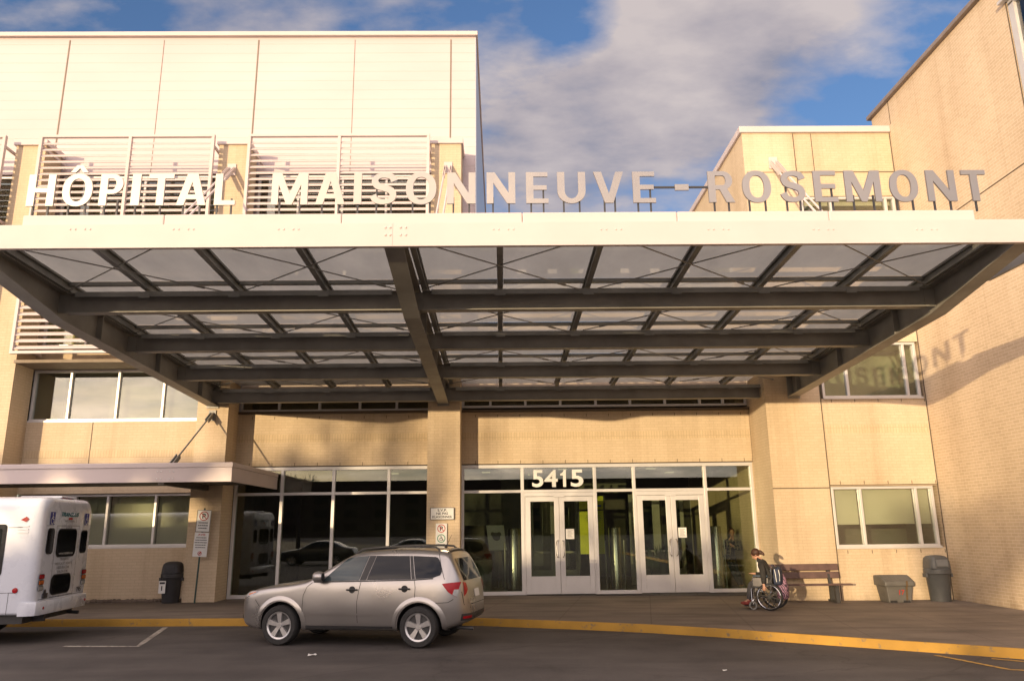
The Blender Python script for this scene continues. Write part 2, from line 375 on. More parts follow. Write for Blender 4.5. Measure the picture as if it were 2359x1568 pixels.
def plate_M(w, h):
    t = .20 * w
    return [(0, 0), (0, h), (1.35 * t, h), (w / 2, h * .36), (w - 1.35 * t, h), (w, h), (w, 0), (w - t, 0), (w - t, h * .64), (w / 2 + .36 * t, 0), (w / 2 - .36 * t, 0), (t, h * .64), (t, 0)]
def plate_1(w, h):
    return [(w * .48, 0), (w * .48, h * .66), (0, h * .66), (0, h * .76), (w * .30, h * .80), (w * .55, h * .90), (w * .62, h), (w, h), (w, 0)]

def arc(cx, cy, rx, ry, a0, a1, n=14): return [(cx + rx * math.cos(math.radians(a0 + (a1 - a0) * k / n)), cy + ry * math.sin(math.radians(a0 + (a1 - a0) * k / n))) for k in range(n + 1)]
def catmull(P, n=6):
    out = []
    for i in range(len(P) - 1):
        p0, p1, p2, p3 = [Vector(P[max(0, min(len(P) - 1, i + k))]) for k in (-1, 0, 1, 2)]
        for k in range(n):
            t = k / n; out.append(0.5 * ((2 * p1) + (p2 - p0) * t + (2 * p0 - 5 * p1 + 4 * p2 - p3) * t * t + (3 * p1 - p0 - 3 * p2 + p3) * t ** 3))
    out.append(Vector(P[-1])); return out
def ribbon(P, widths):
    C_ = catmull(P); L_, R_ = [], []; m = len(C_)
    for i, c in enumerate(C_):
        t = (C_[min(i + 1, m - 1)] - C_[max(i - 1, 0)]).normalized(); n = Vector((-t.y, t.x)); u = i / (m - 1) * (len(widths) - 1); k = min(int(u), len(widths) - 2)
        d = lerp(widths[k], widths[k + 1], u - k) / 2; L_.append(tuple(c + n * d)); R_.append(tuple(c - n * d))
    return L_ + R_[::-1]
def glyph(ch, w, h):
    """closed outlines (holes included) of one bold capital in a w x h box"""
    v, t = .218 * h, .146 * h
    def sup(cx, cy, rx, ry, n=40, e=2.25): return [(cx + rx * math.copysign(abs(math.cos(a)) ** (2 / e), math.cos(a)), cy + ry * math.copysign(abs(math.sin(a)) ** (2 / e), math.sin(a))) for a in [2 * PI * k / n for k in range(n)]]
    if ch == 'I': return [[(0, 0), (w, 0), (w, h), (0, h)]]
    if ch == 'H': return [[(0, 0), (v, 0), (v, h / 2 - t / 2), (w - v, h / 2 - t / 2), (w - v, 0), (w, 0), (w, h), (w - v, h), (w - v, h / 2 + t / 2), (v, h / 2 + t / 2), (v, h), (0, h)]]
    if ch == 'T': return [[(w / 2 - v / 2, 0), (w / 2 + v / 2, 0), (w / 2 + v / 2, h - t), (w, h - t), (w, h), (0, h), (0, h - t), (w / 2 - v / 2, h - t)]]
    if ch == 'L': return [[(0, 0), (w, 0), (w, t), (v, t), (v, h), (0, h)]]
    if ch == 'E': return [[(0, 0), (w, 0), (w, t), (v, t), (v, h / 2 - t / 2), (w * .93, h / 2 - t / 2), (w * .93, h / 2 + t / 2), (v, h / 2 + t / 2), (v, h - t), (w * .98, h - t), (w * .98, h), (0, h)]]
    if ch == 'N': return [[(0, 0), (0, h), (1.1 * v, h), (w - .92 * v, .34 * h), (w - .92 * v, h), (w, h), (w, 0), (w - 1.1 * v, 0), (.92 * v, .66 * h), (.92 * v, 0)]]
    if ch == 'M': q = .92 * v; return [[(0, 0), (0, h), (1.42 * q, h), (w / 2, .36 * h), (w - 1.42 * q, h), (w, h), (w, 0), (w - q, 0), (w - q, .64 * h), (w / 2 + .40 * q, 0), (w / 2 - .40 * q, 0), (q, .64 * h), (q, 0)]]
    if ch == 'V': return [[(0, h), (1.08 * v, h), (w / 2, .30 * h), (w - 1.08 * v, h), (w, h), (w / 2 + .58 * v, 0), (w / 2 - .58 * v, 0)]]
    if ch == 'A':
        s, a = 1.04 * v, .155 * h; m = (w / 2 - a) / h; y1, y2 = .19 * h, .335 * h; ya = (w / 2 - s) / m
        return [[(0, 0), (w / 2 - a, h), (w / 2 + a, h), (w, 0), (w - s, 0), (w - s - m * y1, y1), (s + m * y1, y1), (s, 0)], [(s + m * y2, y2), (w - s - m * y2, y2), (w / 2, ya)]]
    if ch == 'O': return [sup(w / 2, h / 2, w / 2, h * .515), sup(w / 2, h / 2, w / 2 - v * .98, h * .5 - t * .95)]
    if ch == 'U':
        r = .40 * h; return [[(0, h)] + arc(w / 2, r, w / 2, r * 1.03, 180, 360) + [(w, h), (w - v, h)] + arc(w / 2, r, w / 2 - v, r - t, 360, 180) + [(v, h)]]
    if ch == 'P':
        r = .315 * h; return [[(0, 0), (v, 0), (v, h - 2 * r), (w - r, h - 2 * r)] + arc(w - r, h - r, r, r, -90, 90) + [(0, h)], [(v, h - 2 * r + t * .95), (v, h - t * .95), (w - r, h - t * .95)] + arc(w - r, h - r, r - v * .95, r - t * .95, 90, -90)]
    if ch == 'R':
        r = .295 * h; xb = w * .96; return [[(0, 0), (v, 0), (v, h - 2 * r), (w * .44, h - 2 * r), (w - 1.12 * v, 0), (w * 1.02, 0), (w * .74, .425 * h)] + arc(xb - r, h - r, r, r, -62, 90) + [(0, h)], [(v, h - 2 * r + t * .95), (v, h - t * .95), (xb - r, h - t * .95)] + arc(xb - r, h - r, r - v * .95, r - t * .95, 90, -90)]
    if ch == 'S':
        P = [(.90, .735), (.80, .875), (.52, .925), (.24, .87), (.155, .72), (.27, .585), (.52, .515), (.77, .435), (.86, .275), (.76, .125), (.48, .075), (.20, .13), (.085, .285)]
        return [ribbon([(x * w, y * h) for x, y in P], [.21 * h, .18 * h, .15 * h, .185 * h, .21 * h, .20 * h, .21 * h, .185 * h, .15 * h, .18 * h, .21 * h])]
    if ch == 'Ô': return glyph('O', w, h) + [[(.20 * w, 1.06 * h), (.40 * w, 1.30 * h), (.60 * w, 1.30 * h), (.80 * w, 1.06 * h), (.63 * w, 1.06 * h), (.5 * w, 1.20 * h), (.37 * w, 1.06 * h)]]
def add_glyph(mb, loops, depth):
    cu = bpy.data.curves.new('g', 'CURVE'); cu.dimensions = '2D'; cu.fill_mode = 'BOTH'; cu.extrude = depth / 2
    for lp in loops:
        sp = cu.splines.new('POLY'); sp.points.add(len(lp) - 1); sp.use_cyclic_u = True
        for p, q in zip(sp.points, lp): p.co = (q[0], q[1], 0, 1)
    o = bpy.data.objects.new('g', cu); C.objects.link(o); bpy.context.view_layer.update(); me = evaluated(o, 'g'); bpy.data.objects.remove(o); bpy.data.curves.remove(cu)
    ids = [mb.v((p.co.x, p.co.y, p.co.z - depth / 2)) for p in me.vertices]
    for f in me.polygons: mb.f([ids[i] for i in f.vertices])
    bpy.data.meshes.remove(me)
# ------------------------------------------------------------------ ground
def strip_grid(name, xs, y0, y1, zf, mat):
    mb = MB(); a = [mb.v((x, y0, zf(x))) for x in xs]; b = [mb.v((x, y1, zf(x))) for x in xs]
    for k in range(len(xs) - 1): mb.f((a[k], a[k + 1], b[k + 1], b[k]))
    return tag(mb.obj(name, mat), kind='structure')
XS = [-900, -60, -20, -10, -1] + list(range(0, 15)) + [20, 60, 900]
strip_grid('road', XS, -900, 900, road_z, ASPH)
KERB = [(-60, 19.0), (-20, 18.75), (-13.4, 18.5), (-10.2, 18.25), (-7.2, 18.0), (-4.5, 17.8), (-2.2, 17.62), (-0.4, 17.35), (0.4, 17.08), (1.7, 16.66), (2.93, 16.17), (4.05, 15.57), (5.05, 14.92), (6.0, 14.32), (6.85, 13.79), (7.6, 13.33), (8.21, 12.93), (8.8, 12.35), (9.3, 11.5), (9.7, 10.2), (9.9, 8.0), (9.9, -20)]
def offset_path(P, d):
    out = []
    for i, p in enumerate(P):
        a = Vector(P[max(i - 1, 0)]); b = Vector(P[min(i + 1, len(P) - 1)]); t = (b - a).normalized(); out.append((p[0] - t.y * d, p[1] + t.x * d))
    return out
KI = offset_path(KERB, 0.09)
mb = MB(); rows = []
for (x, y), (xi, yi) in zip(KERB, KI):
    rows.append([mb.v((x - 0.0, y, road_z(x) + 0.0)), mb.v((lerp(x, xi, .08), lerp(y, yi, .08), road_z(x) + 0.125)), mb.v((lerp(x, xi, .22), lerp(y, yi, .22), walk_z(x) + 0.003)), mb.v((xi, yi, walk_z(xi) + 0.003)), mb.v((xi, yi, walk_z(xi) - 0.1))])
for a, b in zip(rows[:-1], rows[1:]):
    for k in range(4): mb.f((a[k], b[k], b[k + 1], a[k + 1]))
tag(mb.obj('kerb', YELK, smooth=50), kind='structure')
mb = MB(); rows = []
def at_x(P, x):
    for a, b in zip(P[:-1], P[1:]):
        if a[0] <= x <= b[0] and b[0] > a[0]: return lerp(a[1], b[1], (x - a[0]) / (b[0] - a[0]))
    return P[-1][1]
for (x, y) in [p for p in KI if p[1] > 5]:
    rows.append((mb.v((x, y, walk_z(x))), mb.v((x, 45, walk_z(x)))))
rows2 = [(mb.v((KI[-1][0], -20, walk_z(KI[-1][0]))), None)]
for a, b in zip(rows[:-1], rows[1:]): mb.f((a[0], b[0], b[1], a[1]))
x = KI[-1][0]; z = walk_z(x)
mb.poly([(x, -20, z), (40, -20, z - .02), (40, 45, z - .02), (x, 45, z)])
tag(mb.obj('sidewalk', CONC), kind='structure')
# painted lines, sheets a few millimetres above the asphalt
def painted(name, pts, w, mat):
    mb = MB(); P = [Vector(p) for p in pts]; rows = []
    for i, p in enumerate(P):
        t = (P[min(i + 1, len(P) - 1)] - P[max(i - 1, 0)]).normalized(); n = Vector((-t.y, t.x)) * w / 2
        rows.append([mb.v((q.x, q.y, road_z(q.x) + 0.005)) for q in (p - n, p + n)])
    for a, b in zip(rows[:-1], rows[1:]): mb.f((a[0], b[0], b[1], a[1]))
    return tag(mb.obj(name, mat), kind='structure')
painted('white_parking_line', [(-7.95, 15.1), (-7.2, 15.02), (-6.55, 14.95), (-6.7, 15.55), (-6.98, 16.7), (-7.25, 17.8)], 0.11, WHTR)
painted('yellow_parking_line', [(7.02, 13.35), (7.2, 12.7), (7.38, 12.02), (7.7, 11.9), (8.6, 11.7)], 0.10, YELR)
painted('yellow_parking_line', [(7.72, 13.0), (8.3, 12.5), (8.9, 11.6)], 0.10, YELR)

# ------------------------------------------------------------------ main hospital building
H = thing('hospital_building', 'buff brick hospital block with white metal upper storeys, louvred screens and glazed entrance', 'building', (-3, 23, 0.25))
FZ = 0.25
def part(mb, name, mat, parent=H, **kw): return mb.obj(name, mat, parent, **kw)
PIERS = [(-14.85, -13.95), (-8.63, -7.75), (-2.07, -1.15)]
for (a, b) in PIERS:
    mb = MB(); mb.box(a, b, 22.1, 23.0, FZ - .3, 13.72)
    p = part(mb, 'brick_pier', BRICK)
    mb = MB(); mb.box(a - .06, b + .06, 22.03, 23.06, 13.723, 13.9); part(mb, 'cap', FASC, p, bevel=.01)
# brick walls, bay by bay
def bricks(name, boxes, parent=H, mat=BRICK):
    mb = MB()
    for b in boxes: mb.box(*b)
    return part(mb, name, mat, parent)
bricks('brick_wall', [(-40, -14.85, 23, 23.3, 0, 1.66), (-40, -14.85, 23, 23.3, 3.2, 5.3), (-13.95, -8.63, 23, 23.3, 0, 1.66), (-13.95, -8.63, 23, 23.3, 3.2, 5.28)])
bricks('brick_wall', [(-7.75, -2.07, 23, 23.3, 3.93, 5.45), (-1.15, 7.42, 23, 23.3, 3.93, 5.45)])
bricks('soldier_course', [(-13.95, -8.63, 22.995, 23.02, 4.22, 4.45), (-7.75, -2.07, 22.995, 23.02, 4.62, 4.85), (-1.15, 7.42, 22.995, 23.02, 4.62, 4.85)], mat=SOLD)
mb = MB(); mb.box(-12.02, -12.0, 22.993, 23.02, 3.75, 5.27)
for a, b in ((-7.75, -2.07), (-1.15, 7.42)):
    mb.box(a, b, 22.985, 23.05, 3.905, 3.929)
    x = a + .4
    while x < b: mb.box(x, x + .014, 22.994, 23.02, 3.93, 4.02); mb.box(x, x + .014, 22.994, 23.02, 5.30, 5.38); x += .66
part(mb, 'movement_joint', SEAL)
mb = MB()
mb.box(-7.75, -2.07, 22.93, 23.3, 5.452, 5.52); mb.box(-1.15, 7.42, 22.93, 23.3, 5.452, 5.52)
part(mb, 'flashing', SEAL)
mb = MB(); mb.box(-13.95, -8.63, 22.0, 23.0, 6.86, 6.95); mb.box(-7.75, -2.07, 22.0, 23.0, 6.86, 6.95); mb.box(-40, -14.85, 22.0, 23.0, 6.86, 6.95)
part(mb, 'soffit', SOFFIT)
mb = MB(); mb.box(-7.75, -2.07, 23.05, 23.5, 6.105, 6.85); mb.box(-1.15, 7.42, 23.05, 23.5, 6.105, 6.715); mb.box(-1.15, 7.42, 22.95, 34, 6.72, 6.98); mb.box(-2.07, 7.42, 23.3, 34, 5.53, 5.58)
part(mb, 'roof_slab', SOFFIT)

def window(parent, x0, x1, z0, z1, y, mull, blind=0.0, fw=0.07, depth=0.13, mat=ALU, glass=GLASS, room=ROOM, roomd=1.6, sill=True, bmat=BLIND, nopane=False):
    mb = MB(); yb = y + depth
    xs = [x0 + fw / 2] + list(mull) + [x1 - fw / 2]
    for x in xs: mb.box(x - fw / 2, x + fw / 2, y, yb, z0 + fw, z1 - fw)
    mb.box(x0, x1, y, yb, z1 - fw, z1); mb.box(x0, x1, y, yb, z0, z0 + fw)
    if sill: mb.box(x0 - .02, x1 + .02, y - .06, y - .002, z0 - .04, z0 + .02)
    w = mb.obj('window', mat, parent, bevel=.006)
    for a, b in zip(xs[:-1], xs[1:]):
        g = MB(); g.box(a + fw / 2, b - fw / 2, y + depth * .55, y + depth * .55 + .012, z0 + fw, z1 - fw); g.obj('pane', glass, w)
    if blind > 0:
        for a, b in zip(xs[:-1], xs[1:]):
            g = MB(); zb = z1 - fw - (z1 - z0 - 2 * fw) * blind
            g.box(a + fw / 2 + .01, b - fw / 2 - .01, yb + .05, yb + .06, zb, z1 - fw); g.box(a + fw / 2 + .01, b - fw / 2 - .01, yb + .045, yb + .065, zb - .03, zb - .001); g.obj('blind', bmat, w)
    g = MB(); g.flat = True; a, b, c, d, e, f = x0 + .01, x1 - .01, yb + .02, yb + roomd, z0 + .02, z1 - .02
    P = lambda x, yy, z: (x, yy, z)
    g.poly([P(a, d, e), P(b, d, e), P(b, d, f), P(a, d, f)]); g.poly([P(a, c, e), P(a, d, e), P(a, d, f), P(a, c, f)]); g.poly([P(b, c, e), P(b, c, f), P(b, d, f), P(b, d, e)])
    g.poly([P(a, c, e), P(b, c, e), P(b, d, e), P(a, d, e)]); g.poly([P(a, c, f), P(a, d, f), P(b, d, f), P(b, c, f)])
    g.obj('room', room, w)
    return w
m1 = [XY(157, 910, 23), XY(268, 910, 23), XY(374, 910, 23)]
window(H, -13.95, -8.63, 5.31, 6.85, 23.06, m1, 0.0)
window(H, -13.95, -8.63, 1.70, 3.19, 23.06, [-12.3, XY(241, 1200, 23), XY(352, 1200, 23)], 1.0)
window(H, -22, -14.85, 5.31, 6.85, 23.06, [-20.5, -19, -17.5, -16.2], 0.0)
window(H, -22, -14.85, 1.70, 3.19, 23.06, [-20.5, -19, -17.5, -16.2], 0.6)
# strip windows above the entrance brick, seen through the gap under the canopy
window(H, -7.75, -2.07, 5.53, 6.1, 23.08, [-6.6, -5.4, -4.2, -3.1], 0.4, sill=False)
window(H, -1.15, 7.42, 5.59, 6.1, 23.08, [-0.3, 0.75, 1.8, 2.86, 3.9, 4.95, 6.0, 6.7], 0.5, sill=False)
# upper storeys
mb = MB(); prof = [(23.1, 13.25), (23.1, 18.2), (46, 18.2), (46, 6.96), (23.75, 6.96), (23.75, 13.25)]
mb.prism(prof, -40, -1.15); mb.prism([(23.1, 6.96), (23.1, 18.2), (46, 18.2), (46, 6.96)], -1.15, -0.74)
part(mb, 'metal_cladding', PANEL)
bricks('brick_wall', [(-40, -1.15, 23.3, 23.7, 7, 11.2)])
mb = MB(); mb.box(-0.738, -0.715, 23.06, 46, 6.96, 18.2); part(mb, 'side_cladding', RIBBED)
mb = MB()
for x, w in ((-14.28, .045), (-11.15, .014), (-8.0, .045), (-4.78, .014), (-1.56, .045), (-17.4, .014)): mb.box(x - w / 2, x + w / 2, 23.088, 23.11, 13.3, 18.1)
part(mb, 'panel_joint', JOINT)
mb = MB(); mb.box(-40, -0.66, 22.98, 23.4, 18.202, 18.36); mb.box(-0.9, -0.66, 23.4, 46, 18.202, 18.36); part(mb, 'roof_coping', WHITE, bevel=.02)
for (a, b, ms) in ((-13.9, -8.7, [-12.6, -11.3, -10.0]), (-7.7, -2.1, [-6.4, -5.0, -3.6]), (-22, -14.9, [-20, -18, -16.4])):
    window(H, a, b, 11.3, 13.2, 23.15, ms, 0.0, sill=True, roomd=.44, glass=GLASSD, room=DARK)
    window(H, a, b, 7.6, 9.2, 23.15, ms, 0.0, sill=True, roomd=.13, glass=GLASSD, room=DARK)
# louvred sun screens
def louvre(x0, x1, xm):
    mb = MB(); z0, z1, y = 7.05, 13.84, 21.62
    for x in (x0, xm, x1): mb.box(x - .045, x + .045, y, y + .11, z0 + .08, z1 - .08)
    mb.box(x0 - .045, x1 + .045, y, y + .11, z1 - .08, z1); mb.box(x0 - .045, x1 + .045, y, y + .11, z0, z0 + .08)
    for x in (x0, x1):
        for z in (7.3, 9.6, 11.2, 13.5): mb.box(x - .03, x + .03, y + .112, 23.05, z - .04, z + .04)
    s = part(mb, 'louvre_screen', WHITE, bevel=.006)
    z = z0 + .14; g = MB(); h = .058
    while z < z1 - .24:
        for a, b in ((x0 + .05, xm - .05), (xm + .05, x1 - .05)):
            g.prism([(y + .02, z), (y + .035, z - .012), (y + .035 + 2 * h, z + 2 * h - .012), (y + .02 + 2 * h, z + 2 * h)], a, b)
        z += .198
    g.obj('slat_bank', WHITE, s)
louvre(-13.84, -8.66, XY(290, 400, 21.6)); louvre(-7.56, -2.13, XY(778, 400, 21.6)); louvre(-20.2, -14.95, -17.5)

# entrance glazing
YG = 23.02
MU = [-7.7, XY(645, 1200, YG), XY(769, 1100, YG), XY(896, 1100, YG), -2.1]
MU2 = [-1.12, XY(1203, 1100, YG), XY(1370, 1100, YG), XY(1460, 1100, YG), XY(1624, 1100, YG), 7.36]
ZT, ZM, ZS = 3.90, 3.13, FZ
def glazing(xs, doors):
    fw = .09; y0, y1 = YG, YG + .14
    mb = MB()
    for x in xs: mb.box(x - fw / 2, x + fw / 2, y0, y1, ZS, ZT - .1)
    mb.box(xs[0] - fw / 2, xs[-1] + fw / 2, y0 - .003, y1, ZT - .1, ZT)
    for i, (a, b) in enumerate(zip(xs[:-1], xs[1:])):
        mb.box(a + fw / 2, b - fw / 2, y0 + .002, y1, ZM - .04, ZM + .04)
        if i not in doors: mb.box(a + fw / 2, b - fw / 2, y0 + .002, y1, ZS, ZS + .1)
    fr = part(mb, 'storefront_frame', ALU, bevel=.006)
    for i, (a, b) in enumerate(zip(xs[:-1], xs[1:])):
        g = MB(); g.box(a + fw / 2, b - fw / 2, y0 + .06, y0 + .07, ZM + .04, ZT - .1); g.obj('transom_pane', GLASSD, fr)
        if i not in doors:
            g = MB(); g.box(a + fw / 2, b - fw / 2, y0 + .06, y0 + .07, ZS + .1, ZM - .04); g.obj('pane', GLASSD, fr)
    return fr
glazing(MU, ()); glazing(MU2, (1, 3))
def door_pair(a, b, slip):
    a += .045; b -= .045; mid = (a + b) / 2; y0, y1 = YG + .015, YG + .085; zt = ZM - .04
    hd = MB(); hd.box(a, b, y0 - .01, y1, zt - .11, zt - .002); hd.box(mid - .16, mid + .16, y0 - .03, y0 - .012, zt - .14, zt - .105)
    for x0, x1 in ((a, a + .035), (b - .035, b)): hd.box(x0, x1, y0, y1, ZS, zt - .112)
    part(hd, 'door_header', ALU, bevel=.004)
    a += .04; b -= .04; zt -= .118
    for side, (p, q) in ((-1, (a, mid - .005)), (1, (mid + .005, b))):
        st = .14; m = MB()
        m.box(p, p + st, y0, y1, ZS + .015, zt); m.box(q - st, q, y0, y1, ZS + .015, zt)
        m.box(p + st, q - st, y0 + .001, y1 - .001, zt - .14, zt - .001); m.box(p + st, q - st, y0 + .001, y1 - .001, ZS + .016, ZS + .50)
        d = part(m, 'entrance_door', ALU, bevel=.005)
        g = MB(); g.box(p + st, q - st, y0 + .03, y0 + .042, ZS + .50, zt - .14); g.obj('pane', GLASSD, d)
        hx = mid - side * -1 * .075
        h = MB(); h.tube([(hx, y0, ZS + 1.02), (hx, y0 - .07, ZS + 1.02), (hx + side * .03, y0 - .09, ZS + 1.06), (hx + side * .03, y0 - .09, ZS + 1.44), (hx, y0 - .07, ZS + 1.48), (hx, y0, ZS + 1.48)], .014, 8)
        h.obj('door_handle', CHROME, d, smooth=40)
        if side == 1:
            nn = MB(); nn.box(p + st + .03, p + st + .27, y0 + .021, y0 + .027, ZS + 1.52, ZS + 1.80); nn.obj('notice', PAPER, d)
            tx = MB(front((p + st + .15, y0 + .019, ZS + 1.52)))
            for r in range(7): tx.rect(-.08 + .01 * (r % 2), .08 - .02 * (r % 3), .05 + .03 * r, .058 + .03 * r)
            tx.obj('notice_text', INK, d)
door_pair(MU2[1], MU2[2], 0); door_pair(MU2[3], MU2[4], 0)

# lobby behind the glass
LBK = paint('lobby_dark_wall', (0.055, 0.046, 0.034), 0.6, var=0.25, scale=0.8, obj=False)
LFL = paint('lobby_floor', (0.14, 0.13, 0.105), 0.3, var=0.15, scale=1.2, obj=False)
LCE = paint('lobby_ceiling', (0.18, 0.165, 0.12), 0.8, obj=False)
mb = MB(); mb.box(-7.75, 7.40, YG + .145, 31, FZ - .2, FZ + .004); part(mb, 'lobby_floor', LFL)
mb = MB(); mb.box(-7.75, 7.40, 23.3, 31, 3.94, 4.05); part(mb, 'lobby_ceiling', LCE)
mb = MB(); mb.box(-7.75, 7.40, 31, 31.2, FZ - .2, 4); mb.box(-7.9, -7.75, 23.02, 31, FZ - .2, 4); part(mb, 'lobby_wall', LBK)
bricks('brick_wall', [(7.405, 7.43, 23.0, 31, FZ - .2, 4)], mat=BRICK)
for i, (x, y) in enumerate([(-5.9, 24.6), (-4.1, 24.6), (-2.6, 24.6), (-3.6, 26.6), (-0.5, 26.5), (2.0, 25.5), (3.2, 27.0), (4.9, 25.6), (0.9, 28.0), (5.9, 27.5)]):
    g = MB(); g.box(x - .14, x + .14, y - .14, y + .14, 3.915, 3.938); part(g, 'ceiling_light', MATS.get('lamp_glow') or emit_mat('lamp_glow', (1, .85, .5), 0.35))
# inner vestibule doors, farther back
def inner_door(x0, x1, y):
    m = MB()
    for x in (x0, (x0 + x1) / 2 - .06, (x0 + x1) / 2 + .06, x1): m.box(x - .06, x + .06, y, y + .06, FZ, 3.0)
    m.box(x0 - .06, x1 + .06, y + .001, y + .06, 3.002, 3.14); m.box(x0 + .06, x1 - .06, y + .002, y + .058, FZ + .01, FZ + .5); m.box(x0 + .06, x1 - .06, y + .002, y + .058, 1.28, 1.34)
    d = part(m, 'inner_door', paint('inner_door_frame', (.26, .25, .22), .45, .2, obj=False) if 'inner_door_frame' not in MATS else MATS['inner_door_frame'])
    g = MB(); g.box(x0 + .06, x1 - .06, y + .03, y + .04, FZ + .5, 3.0); g.obj('pane', GLASS, d)
inner_door(1.0, 2.5, 26.4); inner_door(4.3, 6.0, 26.4)
mb = MB(); mb.box(0.0, .9, 26.4, 26.5, FZ, 3.94); mb.box(2.6, 4.2, 26.45, 26.55, 3.2, 3.94); mb.box(-1.5, 0, 28.2, 28.3, 2.2, 3.4); part(mb, 'vestibule_partition', paint('vestibule_panel', (.10, .095, .08), .6, obj=False))

# ------------------------------------------------------------------ right brick wing
W = thing('brick_wing', 'tall buff brick wing projecting forward on the right with sunlit bare side wall', 'building', (10, 21.5, 0.1))
bricks('front_wall', [(7.435, 9.0, 21.5, 23.3, -.2, 13.72), (9.0, 12.0, 21.515, 23.3, -.2, 1.46), (9.0, 12.0, 21.515, 23.3, 3.10, 5.52), (9.0, 12.0, 21.515, 23.3, 7.15, 10.3), (9.0, 12.0, 21.515, 23.3, 11.65, 13.72), (7.435, 12.0, 24.5, 46, 4.1, 13.72), (7.435, 9.0, 23.3, 24.5, 4.1, 13.72), (9.0, 12.0, 23.3, 24.5, 11.65, 13.72), (9, 12, 23.3, 24.5, 7.2, 10.25)], W)
bricks('side_wall', [(12.0, 12.4, 8.0, 22.45, -.3, 9.98), (12.0, 12.4, 15.78, 22.45, 9.98, 14.7), (12.0, 12.4, 8.0, 15.78, 14.0, 14.7), (12.4, 20, 22.0, 22.45, -.3, 14.7)], W, BRICK2)
mb = MB(); mb.box(7.36, 11.995, 21.43, 21.75, 13.722, 13.93); mb.box(7.36, 7.6, 21.75, 46, 13.722, 13.93); part(mb, 'roof_coping', FASC, W, bevel=.015)
mb = MB(); mb.box(11.88, 12.5, 8, 22.55, 14.702, 14.83); part(mb, 'side_coping', paint('brown_coping', (.22, .18, .16), .5, obj=False), W, bevel=.015)
mb = MB()
mb.box(7.43, 8.995, 21.49, 21.51, 3.05, 3.075); mb.box(8.99, 9.012, 21.49, 21.51, .1, 13.7); mb.box(9.0, 12, 21.5, 21.513, 3.12, 3.14); mb.box(11.975, 11.998, 21.5, 21.513, .1, 13.7)
mb.box(9.55, 9.565, 21.5, 21.513, 11.7, 13.7); mb.box(7.5, 12, 21.488, 21.499, 12.42, 12.436)
x = 9.3
while x < 12:
    for z in (3.15, 5.42, 1.32): mb.box(x, x + .013, 21.503, 21.513, z, z + .09)
    x += .66
mb.box(11.99, 11.998, 9, 21.4, 10.02, 10.045); mb.box(11.99, 11.998, 21.36, 21.38, 13.95, 14.7); mb.box(11.985, 12.0, 15.78, 15.8, 10, 14.6)
part(mb, 'movement_joint', SEAL, W)
bricks('soldier_course', [(9.02, 11.97, 21.511, 21.53, 4.55, 4.78)], W, SOLD)
window(W, 9.04, 11.86, 1.48, 3.09, 21.54, [XY(1990, 1190, 21.5), XY(2119, 1190, 21.5)], 0.62)
window(W, 9.10, 11.90, 5.54, 7.14, 21.54, [XY(1953, 870, 21.5), XY(2088, 850, 21.5)], 0.0, room=paint('room_shadow_light', (.30, .32, .22), .7, var=.4, scale=.7, obj=False), roomd=1.0)
window(W, 9.05, 11.90, 10.31, 11.64, 21.54, [XY(1917, 470, 21.5), XY(2043, 470, 21.5)], 0.1, room=MATS['room_shadow_light'], roomd=1.0)
# big corner window high in the side wall
mb = MB()
for y in (15.66, 13.4, 11.1): mb.box(12.0, 12.14, y - .09, y + .09, 10.06, 13.9)
mb.box(12.0, 12.14, 8.1, 15.75, 13.86, 13.98); mb.box(12.0, 12.14, 8.1, 15.75, 10.0, 10.08); mb.box(12.02, 12.12, 8.1, 15.6, 11.7, 11.78)
mb.box(11.86, 12.0, 8.1, 15.9, 13.985, 14.06)
w = part(mb, 'window', ALU, W)
g = MB(); g.box(12.08, 12.09, 8.1, 15.6, 10.08, 13.86); g.obj('pane', GLASS, w)
g = MB(); g.box(12.2, 12.21, 11.6, 15.5, 10.08, 13.3); g.obj('blind', BLIND, w); g = MB(); g.box(12.9, 13, 8, 15.75, 10, 14); g.obj('room', ROOM, w)

# ------------------------------------------------------------------ low side canopy over the left entrance
S = thing('side_canopy', 'low flat white metal canopy over the left footpath, hung from a brick pier', 'canopy', (-10, 19.05, 3.27))
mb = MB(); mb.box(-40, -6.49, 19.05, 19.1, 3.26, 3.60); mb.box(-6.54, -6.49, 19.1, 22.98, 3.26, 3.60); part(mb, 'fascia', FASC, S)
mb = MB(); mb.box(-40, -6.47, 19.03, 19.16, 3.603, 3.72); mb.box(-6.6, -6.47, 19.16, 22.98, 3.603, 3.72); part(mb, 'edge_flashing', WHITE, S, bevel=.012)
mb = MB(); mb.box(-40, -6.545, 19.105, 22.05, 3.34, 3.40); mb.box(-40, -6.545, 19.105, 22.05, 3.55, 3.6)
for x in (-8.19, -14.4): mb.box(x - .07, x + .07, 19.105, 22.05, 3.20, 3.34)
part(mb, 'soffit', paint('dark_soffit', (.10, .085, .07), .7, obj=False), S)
mb = MB()
for dx in (0, .30):
    for ddx in (0, .09):
        for z in (3.34, 3.51): mb.sphere((XY(362, 1090, 19.05) + dx + ddx, 19.048, z), (.017, .012, .017), 8, 5)
part(mb, 'bolt_heads', ALU, S)
mb = MB(); mb.tube([(-8.19, 22.0, 5.30), (-8.19, 19.75, 3.80)], .022, 8); part(mb, 'hanger_rod', ZINC, S)
mb = MB(); mb.box(-8.29, -8.09, 22.06, 22.098, 5.15, 5.45); mb.bar((-8.23, 22.06, 5.33), (-8.23, 21.7, 5.09), .02, .12); mb.bar((-8.15, 22.06, 5.33), (-8.15, 21.7, 5.09), .02, .12)
mb.bar((-8.23, 20.0, 3.97), (-8.23, 19.6, 3.70), .02, .13); mb.bar((-8.15, 20.0, 3.97), (-8.15, 19.6, 3.70), .02, .13); part(mb, 'hanger_bracket', STEEL, S)

